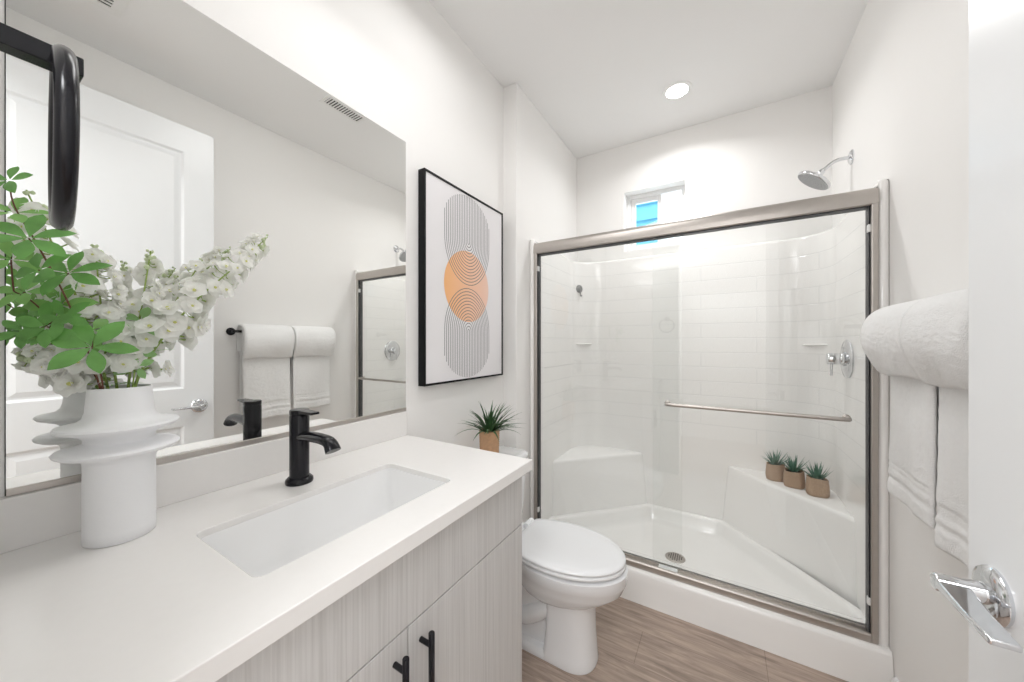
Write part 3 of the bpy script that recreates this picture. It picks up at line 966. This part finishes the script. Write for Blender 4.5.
tl.loft([[(x, y, z) for x, y in rrect(0.012 + i, 0.228 - i, TY - 0.226 + i, TY + 0.226 - i, 0.045 - i * 0.8, 8)] for z, i in ((0.694, 0.004), (0.698, 0.0), (0.714, 0.0), (0.722, 0.004), (0.725, 0.012))])
tl.build('tank_lid', M['porcelain'], to, smooth=50)
MB().lathe([(0.0, 0), (0.012, 0), (0.012, 0.012), (0.0, 0.013)], (0.217, TY - 0.17, 0.655), 18, (1, 0, 0), False, False).tube([(0.228, TY - 0.17, 0.655), (0.230, TY - 0.10, 0.648)], [0.006, 0.005], 12).build('flush_lever', M['chrome'], to, smooth=50)

# ------------------------------------------------------------------ plant on the tank
PX, PY, PZ = 0.122, 1.363, 0.725
pl = thing('potted_plant', (PX, PY, PZ), 'dark green grassy plant in a tan woven pot on the toilet tank', 'plant')
prf = [(0.0, 0.0), (0.043, 0.0)]
for k in range(14):
    z = 0.005 + k * 0.0098
    r = 0.0435 + 0.004 * (k / 13)
    prf += [(r + 0.0016, z), (r - 0.0004, z + 0.0049)]
prf += [(0.047, 0.141), (0.043, 0.141), (0.042, 0.12), (0.0, 0.12)]
MB().lathe(prf, (PX, PY, PZ), 40, cap0=False, cap1=False).build('woven_pot', M['rattan'], pl, smooth=180)
MB().lathe([(0.0, 0.128), (0.030, 0.127), (0.0415, 0.122)], (PX, PY, PZ), 24, cap0=False, cap1=False).build('soil', M['soil'], pl, smooth=180)


def blade(mb, base, a, lean, L, W, droop):
    st = 7
    d = Vector((cos(a), sin(a), 0)); s = Vector((-sin(a), cos(a), 0))
    vs = []
    p = Vector(base); e = pi / 2 - lean
    for i in range(st + 1):
        t = i / st
        w = W * (1 - t ** 1.6) * (0.55 + 0.9 * t * (1 - t) * 2)
        up = -d * sin(e) + Vector((0, 0, cos(e)))
        vs += [p - s * w + up * w * 0.4, p, p + s * w + up * w * 0.4]
        p = p + (d * cos(e) + Vector((0, 0, sin(e)))) * (L / st)
        e -= droop / st
    fs = []
    for i in range(st):
        k = i * 3
        fs += [(k, k + 1, k + 4, k + 3), (k + 1, k + 2, k + 5, k + 4)]
    mb.add(vs, fs)


fo = MB()
r3 = random.Random(21)
for k in range(84):
    a = r3.uniform(0, 2 * pi)
    rr = r3.uniform(0, 0.026)
    lean = 0.12 + 0.95 * r3.random() ** 1.2
    L = r3.uniform(0.12, 0.19)
    # keep clear of the wall behind
    if cos(a) < 0: L *= 1 - 0.55 * abs(cos(a)) * min(1, lean)
    if sin(a) < -0.3 and lean > 0.5: L *= 1.25
    blade(fo, (PX + rr * cos(a), PY + rr * sin(a), PZ + 0.122), a, lean, L, r3.uniform(0.0062, 0.0092), r3.uniform(0.3, 1.3))
fo.build('foliage', M['grass_leaf'], pl, smooth=180)

# ------------------------------------------------------------------ shower stall
SXL, SXR, SYF, SYB = 0.118, 1.572, 1.83, 2.590
st = thing('shower_stall', (0.845, 2.2, 0), 'white moulded shower stall with tile-pattern walls and two corner seats', 'shower')


def plan(inset, r, y0):
    """open U-shaped plan with rounded back corners"""
    x0, x1, yb = SXL - inset, SXR + inset, SYB + inset
    pts = [(x0, y0), (x0, y0 + 0.20), (x0, yb - r - 0.05)]
    for k in range(13):
        a = pi - (pi / 2) * k / 12
        pts.append((x0 + r + r * cos(a), yb - r + r * sin(a)))
    pts.append(((x0 + x1) / 2, yb))
    for k in range(13):
        a = pi / 2 - (pi / 2) * k / 12
        pts.append((x1 - r + r * cos(a), yb - r + r * sin(a)))
    pts += [(x1, yb - r - 0.05), (x1, y0 + 0.20), (x1, y0)]
    return pts


inn = plan(0.0, 0.20, SYF + 0.006)
outp = plan(0.030, 0.20, SYF + 0.006)
mbw = MB(); mbw.uv = []
acc = [0.0]
for i in range(1, len(inn)):
    acc.append(acc[-1] + (Vector(inn[i]) - Vector(inn[i - 1])).length)
zl = [0.135, 0.30, 0.60, 1.0, 1.4, 1.872]
rings = []
for z in zl:
    rings.append([(x, y, z) for x, y in inn]); mbw.uv += [(a, z) for a in acc]
for z, ins in ((1.884, 0.004), (1.890, 0.012)):
    rings.append([(x, y, z) for x, y in plan(ins, 0.20, SYF + 0.006)]); mbw.uv += [(a, z) for a in acc]
for z in (1.890, 0.135):
    rings.append([(x, y, z) for x, y in outp]); mbw.uv += [(a, z) for a in acc]
mbw.loft(rings, False, False, closed=False)
nI = len(inn)
nR = len(rings)
wlo = mbw.build('surround_wall', M['tile'], st, smooth=50)
for x0, x1 in ((SXL - 0.031, SXL + 0.0), (SXR, SXR + 0.031)):
    fl = MB()
    cxn = (x0 + x1) / 2
    rr_ = [(x0, SYF + 0.022), (x0, SYF + 0.008), (x0 + 0.007, SYF + 0.001), (cxn, SYF - 0.001), (x1 - 0.007, SYF + 0.001), (x1, SYF + 0.008), (x1, SYF + 0.022)]
    fl.loft([[(x, y, 0.03) for x, y in rr_], [(x, y, 1.882) for x, y in rr_], [(cxn + (x - cxn) * 0.75, y + 0.004, 1.892) for x, y in rr_]])
    fl.build('flange', M['acrylic'], st, smooth=60)

# pan with curb
pan = MB()
CFY = 1.782
cs = [(CFY, 0.0), (CFY + 0.016, 0.10), (CFY + 0.020, 0.130), (CFY + 0.024, 0.140), (CFY + 0.031, 0.1455), (CFY + 0.042, 0.146), (1.900, 0.146), (1.912, 0.143), (1.919, 0.134), (1.935, 0.085), (1.952, 0.070), (1.98, 0.062), (2.0, 0.05), (2.0, 0.0)]
pan.loft([[(x, y, z) for y, z in cs] for x in (SXL - 0.030, SXL + 0.02, SXR - 0.02, SXR + 0.030)])
base_poly = [(SXL, 1.95), (SXR, 1.95), (SXR, 1.99), (1.075, SYB - 0.004), (0.625, SYB - 0.004), (SXL, 2.04)]


def offset_poly(poly, d):
    n = len(poly); out = []
    for i in range(n):
        p0, p1, p2 = Vector(poly[i - 1]), Vector(poly[i]), Vector(poly[(i + 1) % n])
        e1 = (p1 - p0).normalized(); e2 = (p2 - p1).normalized()
        n1 = Vector((-e1.y, e1.x)); n2 = Vector((-e2.y, e2.x))
        bis = (n1 + n2).normalized()
        out.append(tuple(p1 + bis * (d / max(0.3, bis.dot(n1)))))
    return out


lv_ = []
for d, z in ((-0.02, 0.150), (0.004, 0.150), (0.012, 0.146), (0.020, 0.132), (0.034, 0.085), (0.050, 0.070), (0.085, 0.063), (0.16, 0.060)):
    lv_.append([(x, max(y, 1.93), z) for x, y in round_poly(offset_poly(base_poly, d), 0.08, 6)])
# leave the front side open: it blends into the curb
pan.loft(lv_, False, True)
pan.box(SXL - 0.03, SXR + 0.03, 1.99, SYB + 0.03, 0.0, 0.05)
pan.build('shower_pan', M['acrylic'], st, smooth=50)
# corner seats
for x0, sgn in ((SXL - 0.02, 1), (SXR + 0.02, -1)):
    def tri(zz, grow):
        g = grow
        return [(x, y, zz) for x, y in round_poly([(x0, 2.085 - g), (x0 + sgn * (0.505 + g), SYB + 0.015), (x0, SYB + 0.015)] if sgn > 0 else [(x0, 2.085 - g), (x0, SYB + 0.015), (x0 + sgn * (0.505 + g), SYB + 0.015)], 0.02, 5)]
    MB().loft([tri(0.10, 0.045), tri(0.16, 0.035), tri(0.48, 0.006), tri(0.493, 0.002), tri(0.500, -0.010)]).build('corner_seat', M['acrylic'], st, smooth=50)
    # small moulded soap ledge in the corner
    pc = (x0 + sgn * 0.02 + sgn * 0.058, SYB - 0.058)
    led = MB()
    led.loft([[(x0 + sgn * u, v, z) for u, v in ((0.03, SYB - 0.125), (0.065, SYB - 0.095), (0.105, SYB - 0.055), (0.145, SYB + 0.0), (0.03, SYB + 0.0))] for z in (1.262, 1.272)])
    led.build('soap_ledge', M['acrylic'], st, bevel=0.004)
dr = MB().lathe([(0.0, 0.004), (0.046, 0.004), (0.052, 0.001), (0.052, -0.004)], (0.842, 2.17, 0.061), 36, cap0=False, cap1=False)
dro = dr.build('drain_cover', M['nickel'], st, smooth=40)
dm = MB()
for i in range(-3, 4):
    for j in range(-3, 4):
        x, y = i * 0.011, j * 0.011
        if x * x + y * y < 0.037 ** 2:
            dm.lathe([(0.0035, 0.0), (0.0035, 0.0006)], (0.842 + x, 2.17 + y, 0.0652), 10)
dm.build('drain_hole', M['dark'], dro)

# ------------------------------------------------------------------ sliding shower door
sd = thing('shower_door', (0.845, 1.85, 0.146), 'brushed nickel framed sliding glass shower door on the white curb', 'shower door')
X0, X1 = SXL, SXR
HZ1, HZ0 = 1.869, 1.799
hp = [(1.824, HZ0 + 0.004), (1.822, HZ0 + 0.02), (1.823, HZ0 + 0.045), (1.829, HZ1 - 0.010), (1.840, HZ1 - 0.002), (1.852, HZ1), (1.884, HZ1), (1.884, HZ0), (1.878, HZ0), (1.878, HZ0 + 0.012), (1.830, HZ0 + 0.012), (1.830, HZ0)]
MB().loft([[(x, y, z) for y, z in hp] for x in (X0, X1)]).build('header_rail', M['nickel'], sd, smooth=35)
MB().box(X0 + 0.02, X1 - 0.02, 1.833, 1.877, HZ0 - 0.003, HZ0 + 0.011).build('header_gasket', M['gasket'], sd)
sp_ = [(1.824, 0.1465), (1.824, 0.172), (1.829, 0.177), (1.836, 0.178), (1.836, 0.162), (1.872, 0.162), (1.872, 0.172), (1.878, 0.172), (1.878, 0.1465)]
MB().loft([[(x, y, z) for y, z in sp_] for x in (X0 + 0.02, X1 - 0.02)]).build('sill_track', M['nickel'], sd, smooth=35)
for x0, x1, xi0, xi1 in ((X0, X0 + 0.020, X0 + 0.0201, X0 + 0.0245), (X1 - 0.020, X1, X1 - 0.0245, X1 - 0.0201)):
    j = MB().box(x0, x1, 1.8235, 1.878, 0.1465, HZ0 + 0.004).build('side_jamb', M['nickel'], sd, bevel=0.004)
    MB().box(xi0, xi1, 1.836, 1.872, 0.165, HZ0).build('gasket', M['gasket'], j)
    for z in (0.28, 1.70):
        MB().box(min(xi0, xi1) - 0.003, max(xi0, xi1) + 0.003, 1.834, 1.850, z, z + 0.03).build('bumper', M['clear_plastic'], j, bevel=0.003)
g1 = MB().box(0.776, X1 - 0.024, 1.838, 1.844, 0.168, HZ0 + 0.004).build('glass_panel', M['shower_glass'], sd)
g2 = MB().box(X0 + 0.024, 0.905, 1.860, 1.866, 0.168, HZ0 + 0.004).build('glass_panel', M['shower_glass'], sd)
br = MB()
bz, byy = 0.987, 1.790
pth = smoothpath([(0.842, 1.838, bz), (0.842, 1.80, bz), (0.852, byy, bz), (0.90, byy, bz)], 5) + smoothpath([(1.43, byy, bz), (1.472, byy, bz), (1.484, 1.80, bz), (1.484, 1.838, bz)], 5)
br.tube(pth, 0.0085, 16)
for x in (0.842, 1.484):
    br.lathe([(0.013, 0), (0.013, 0.006), (0.009, 0.008)], (x, 1.838, bz), 20, (0, -1, 0))
br.build('towel_rail', M['nickel'], g1, smooth=50)
MB().box(0.80, 0.885, 1.836, 1.870, 0.163, 0.176).build('bottom_guide', M['clear_plastic'], sd, bevel=0.002)

# ------------------------------------------------------------------ shower fittings
hx, hy, hz = XR, 2.276, 2.171
shd = thing('showerhead', (hx, hy, hz), 'chrome round rain shower head on a bent wall arm', 'shower head')
MB().lathe([(0.0, 0.0), (0.034, 0.0), (0.034, 0.004), (0.026, 0.010), (0.012, 0.013), (0.0, 0.013)], (hx, hy, hz), 32, (-1, 0, 0), False, False).build('wall_flange', M['chrome'], shd, smooth=50)
ap = smoothpath([(hx - 0.005, hy, hz), (hx - 0.045, hy, hz), (hx - 0.075, hy, hz - 0.012), (hx - 0.115, hy, hz - 0.047)], 6)
MB().tube(ap, 0.0085, 16).build('arm', M['chrome'], shd, smooth=60)
ax = Vector((-0.62, 0.04, -0.78)).normalized()
bp_ = Vector((hx - 0.115, hy, hz - 0.047))
hd_ = MB()
hd_.lathe([(0.0, -0.016), (0.010, -0.016), (0.014, -0.006), (0.014, 0.004), (0.011, 0.012), (0.016, 0.020), (0.050, 0.026), (0.070, 0.030), (0.077, 0.036), (0.078, 0.044), (0.075, 0.048), (0.0, 0.048)], bp_, 48, ax, False, False)
ho = hd_.build('head', M['chrome'], shd, smooth=50)
M['nozzle'] = pmat('nozzle_face', (0.42, 0.43, 0.44), 0.45, 0.2, noise=0.05)
nz_ = MB().lathe([(0.0, 0.0495), (0.072, 0.0495), (0.074, 0.047)], bp_, 48, ax, False, False)
q = Vector((0, 0, 1)).rotation_difference(ax)
for rr_, nn_ in ((0.015, 6), (0.030, 12), (0.045, 18), (0.060, 24)):
    for k in range(nn_):
        a = 2 * pi * k / nn_
        nz_.lathe([(0.0028, 0.0), (0.0018, 0.0035)], bp_ + q @ Vector((rr_ * cos(a), rr_ * sin(a), 0.049)), 6, ax)
nz_.build('nozzle_face', M['nozzle'], ho, smooth=50)

vx, vy, vz = SXR, 2.200, 1.203
vl = thing('shower_valve', (vx, vy, vz), 'chrome round shower valve with short lever on the right tile wall', 'valve')
MB().lathe([(0.0, 0.0), (0.088, 0.0), (0.090, 0.003), (0.086, 0.008), (0.060, 0.012), (0.0, 0.014)], (vx, vy, vz), 48, (-1, 0, 0), False, False).build('escutcheon', M['chrome'], vl, smooth=50)
MB().lathe([(0.034, 0.010), (0.034, 0.020), (0.028, 0.024), (0.026, 0.030), (0.027, 0.034), (0.027, 0.071), (0.025, 0.074), (0.0, 0.0745)], (vx, vy, vz), 32, (-1, 0, 0), cap1=False).build('handle', M['chrome'], vl, smooth=50)
MB().tube([(vx - 0.058, vy, vz - 0.020), (vx - 0.058, vy, vz - 0.080)], [0.0055, 0.005], 14).build('lever', M['chrome'], vl, smooth=50)

hkx, hky, hkz = 0.150, 2.4995, 1.682
hkn = Vector((0.84, -0.545, 0)).normalized()
hk = thing('wall_hook', (hkx, hky, hkz), 'small round grey hook high on the tile wall in the back left corner', 'hook')
MB().lathe([(0.0, 0.0), (0.028, 0.0), (0.030, 0.004), (0.024, 0.010), (0.0, 0.012)], (hkx, hky, hkz), 28, hkn, False, False).build('disc', M['grey_hook'], hk, smooth=50)
MB().tube(smoothpath([Vector((hkx, hky, hkz + dz)) + hkn * dn for dn, dz in ((0.012, -0.005), (0.016, -0.032), (0.020, -0.052), (0.032, -0.054))], 5), 0.0055, 10).build('prong', M['grey_hook'], hk, smooth=60)

# ------------------------------------------------------------------ succulents on the right corner seat
def succulent(loc, label, seed, tilt):
    r4 = random.Random(seed)
    x, y, z = loc
    t = thing('succulent', loc, label, 'plant', 'burlap-potted succulents on the shower seat')
    pot = MB()
    seg = 32
    ringsP = []
    prof_ = [(0.043, 0.0), (0.0475, 0.006), (0.049, 0.025), (0.047, 0.055), (0.0445, 0.080), (0.044, 0.088), (0.0405, 0.088), (0.0395, 0.070), (0.0395, 0.06)]
    ph = r4.uniform(0, 6)
    for r_, z_ in prof_:
        rg_ = []
        for k in range(seg):
            a = 2 * pi * k / seg
            rr2 = r_ * (1 + 0.035 * sin(3 * a + ph) + 0.02 * sin(5 * a + 2 * ph)) * (0.94 if abs(cos(2 * a)) > 0.75 else 1.0)
            zz = z_ * (1 + 0.05 * sin(a + tilt)) if z_ > 0.01 else z_
            rg_.append((x + rr2 * cos(a), y + rr2 * sin(a), z + zz))
        ringsP.append(rg_)
    pot.loft(ringsP, True, True)
    pot.build('burlap_pot', M['burlap'], t, smooth=60)
    MB().lathe([(0.0, 0.080), (0.036, 0.078), (0.039, 0.07)], (x, y, z), 20, cap0=False, cap1=False).build('soil', M['soil'], t, smooth=180)
    fo_ = MB()
    for ring_, n_, lean, L in ((0, 7, 0.24, 0.098), (1, 9, 0.55, 0.098), (2, 9, 0.92, 0.088)):
        for k in range(n_):
            a = 2 * pi * (k + 0.4 * ring_) / n_ + r4.uniform(-0.2, 0.2)
            blade(fo_, (x + 0.008 * cos(a), y + 0.008 * sin(a), z + 0.074), a, lean + r4.uniform(-0.15, 0.15), L * r4.uniform(0.82, 1.1), 0.0068, r4.uniform(-0.25, 0.35))
    fo_.build('foliage', M['aloe'], t, smooth=180)


succulent((1.330, 2.480, 0.5), 'leftmost of three spiky succulents in burlap pots on the shower seat', 3, 2.5)
succulent((1.404, 2.412, 0.5), 'middle of three spiky succulents in burlap pots on the shower seat', 5, 1.0)
succulent((1.487, 2.338, 0.5), 'rightmost of three spiky succulents in burlap pots, nearest the glass door', 9, 4.0)

# ------------------------------------------------------------------ towel bar and towels on the right wall
BX, BZ = 1.550, 1.350
TB0, TB1 = 0.955, 1.622
tbar = thing('towel_bar', (XR, 1.295, BZ), 'black towel bar on the right wall under the folded white towels', 'towel bar')
MB().tube([(BX, TB0, BZ), (BX, TB1, BZ)], 0.008, 18).build('bar', M['black'], tbar, smooth=50)
for y in (TB0 + 0.012, TB1 - 0.012):
    MB().lathe([(0.0, 0.0), (0.024, 0.0), (0.024, 0.006), (0.021, 0.009), (0.0, 0.009)], (XR, y, BZ), 28, (-1, 0, 0), False, False).lathe([(0.009, 0.008), (0.009, 0.060), (0.007, 0.064)], (XR, y, BZ), 20, (-1, 0, 0)).build('bracket', M['black'], tbar, smooth=50)


def towel(name, label, y0, y1, r, th, fdrop, bdrop, seed, bulge=0.0, bands=True, group=None):
    r5 = random.Random(seed)
    path = []
    nf = 76 if bands else 34
    for k in range(nf):
        path.append((-r, -fdrop * (1 - k / nf), 1.0 - k / nf))
    for k in range(13):
        a = pi - pi * k / 12
        path.append((r * cos(a), r * sin(a), 0.0))
    for k in range(1, 16):
        path.append((r, -bdrop * k / 15, 0.0))
    n = len(path)
    ny = 34
    ph = [r5.uniform(0, 6.28) for _ in range(4)]
    rings = []
    for j in range(ny + 1):
        v = j / ny
        # rounded side edges
        e = min(v, 1 - v) * (y1 - y0)
        tt = th * (0.30 + 0.70 * math.sqrt(max(0.0, 1 - (1 - min(1, e / (th * 0.9))) ** 2)))
        outer, inner = [], []
        for i, (px_, pz_, hang) in enumerate(path):
            p0 = path[max(i - 1, 0)]; p1 = path[min(i + 1, n - 1)]
            tx, tz = p1[0] - p0[0], p1[1] - p0[1]
            l = math.hypot(tx, tz); tx, tz = tx / l, tz / l
            nx, nz2 = -tz, tx
            wav = hang * (0.006 * sin(5 * v + ph[0] + 2 * hang) + 0.0035 * sin(11 * v + ph[1] - 3 * hang))
            bl = 0.0
            if bulge and px_ <= 1e-6 and i < nf + 7:
                qa = r * pi / 2
                sdist = (qa + (1 - 1) + (-pz_)) if i < nf else qa * (i - (nf + 6)) / -6.0
                bl = -bulge * sin(pi * min(1.0, sdist / (qa + fdrop)))
            front = px_ < 0 and i < nf
            ee = tt
            # woven border bands near the hem
            if front and bands:
                dz = fdrop * (1 - i / nf)
                d_hem = fdrop - abs(pz_)
                if 0.050 < d_hem < 0.062 or 0.082 < d_hem < 0.092 or 0.098 < d_hem < 0.106: ee = tt * 0.62
            # taper at the hem
            if i == 0 or i == n - 1: ee = tt * 0.45
            yy = y0 + (y1 - y0) * v + hang * 0.004 * sin(3 * hang + ph[2])
            zz = BZ + pz_ + (0.004 * sin(7 * v + ph[3]) * hang)
            jit = 0.0013
            outer.append((BX + px_ + nx * -ee / 2 * -1 + wav + bl * 1.0 + r5.uniform(-jit, jit), yy, zz + nz2 * ee / 2))
            inner.append((BX + px_ - nx * ee / 2 + wav + bl * 0.55, yy, zz - nz2 * ee / 2))
        rings.append((outer, inner))
    mb = MB()
    full = [o_ + i_[::-1] for o_, i_ in rings]
    mb.loft(full, False, False)
    m2 = len(full[0])
    for rr6, flip in ((0, False), (ny, True)):
        k0 = rr6 * m2
        fs = [(k0 + i, k0 + i + 1, k0 + m2 - 2 - i, k0 + m2 - 1 - i) for i in range(n - 1)]
        mb.add([], [])
        for f in fs:
            mb.f.append(f); mb.m.append(0)
    o = mb.build(name, M['towel'], None, origin=(BX, (y0 + y1) / 2, BZ), smooth=70, subsurf=1)
    tag(o, label, 'towel', group)
    return o


towel('bath_towel', 'white bath towel hanging beneath the hand towel nearest the open door', 1.000, 1.285, 0.0185, 0.018, 0.575, 0.52, 11, group='bath towels on the bar')
towel('bath_towel', 'white bath towel hanging beneath the hand towel nearest the shower', 1.305, 1.575, 0.0185, 0.018, 0.550, 0.51, 12, group='bath towels on the bar')
towel('hand_towel', 'white hand towel folded thickly over the bar, nearest the open door', 0.992, 1.288, 0.0385, 0.024, 0.172, 0.13, 13, 0.044, False, group='hand towels folded on top')
towel('hand_towel', 'white hand towel folded thickly over the bar, nearest the shower', 1.294, 1.588, 0.0385, 0.024, 0.168, 0.13, 14, 0.042, False, group='hand towels folded on top')

# ------------------------------------------------------------------ ceiling fittings
rl = thing('recessed_light', (0.846, 2.222, CEIL), 'round white recessed ceiling light over the shower', 'ceiling light')
MB().lathe([(0.058, 0.0), (0.058, -0.003), (0.078, -0.004), (0.080, 0.0)], (0.846, 2.222, CEIL), 40, cap0=False, cap1=False).build('trim_ring', M['vent'], rl, smooth=40)
MB().lathe([(0.0, -0.0025), (0.057, -0.0025), (0.058, -0.0005)], (0.846, 2.222, CEIL), 40, cap0=False, cap1=False).build('lens', M['lens'], rl, smooth=40)


def grille(name, x0, x1, y0, y1, label, cat, along, pitch, border):
    t = thing(name, ((x0 + x1) / 2, (y0 + y1) / 2, CEIL), label, cat)
    z0, z1 = CEIL - 0.006, CEIL
    f = MB().box(x0, x0 + border, y0, y1, z0, z1).box(x1 - border, x1, y0, y1, z0, z1)
    f.box(x0 + border, x1 - border, y0, y0 + border, z0, z1).box(x0 + border, x1 - border, y1 - border, y1, z0, z1)
    f.build('frame', M['vent'], t, bevel=0.0015)
    MB().box(x0 + border, x1 - border, y0 + border, y1 - border, CEIL - 0.0012, CEIL - 0.0002).build('backing', M['dark'], t)
    s_ = MB()
    a0, a1 = (y0 + border, y1 - border) if along == 'y' else (x0 + border, x1 - border)
    k = a0 + pitch * 0.5
    while k < a1:
        if along == 'y': s_.box(x0 + border, x1 - border, k - pitch * 0.22, k + pitch * 0.22, z0 + 0.001, CEIL - 0.0015)
        else: s_.box(k - pitch * 0.22, k + pitch * 0.22, y0 + border, y1 - border, z0 + 0.001, CEIL - 0.0015)
        k += pitch
    s_.build('slats', M['vent'], t)
    return t


grille('ceiling_vent', 0.915, 1.020, 1.195, 1.455, 'white slotted ceiling vent register seen in the mirror', 'vent', 'y', 0.0165, 0.018)
grille('exhaust_fan', 0.975, 1.255, 0.155, 0.430, 'square white exhaust fan grille on the ceiling by the doorway', 'fan', 'x', 0.022, 0.035)
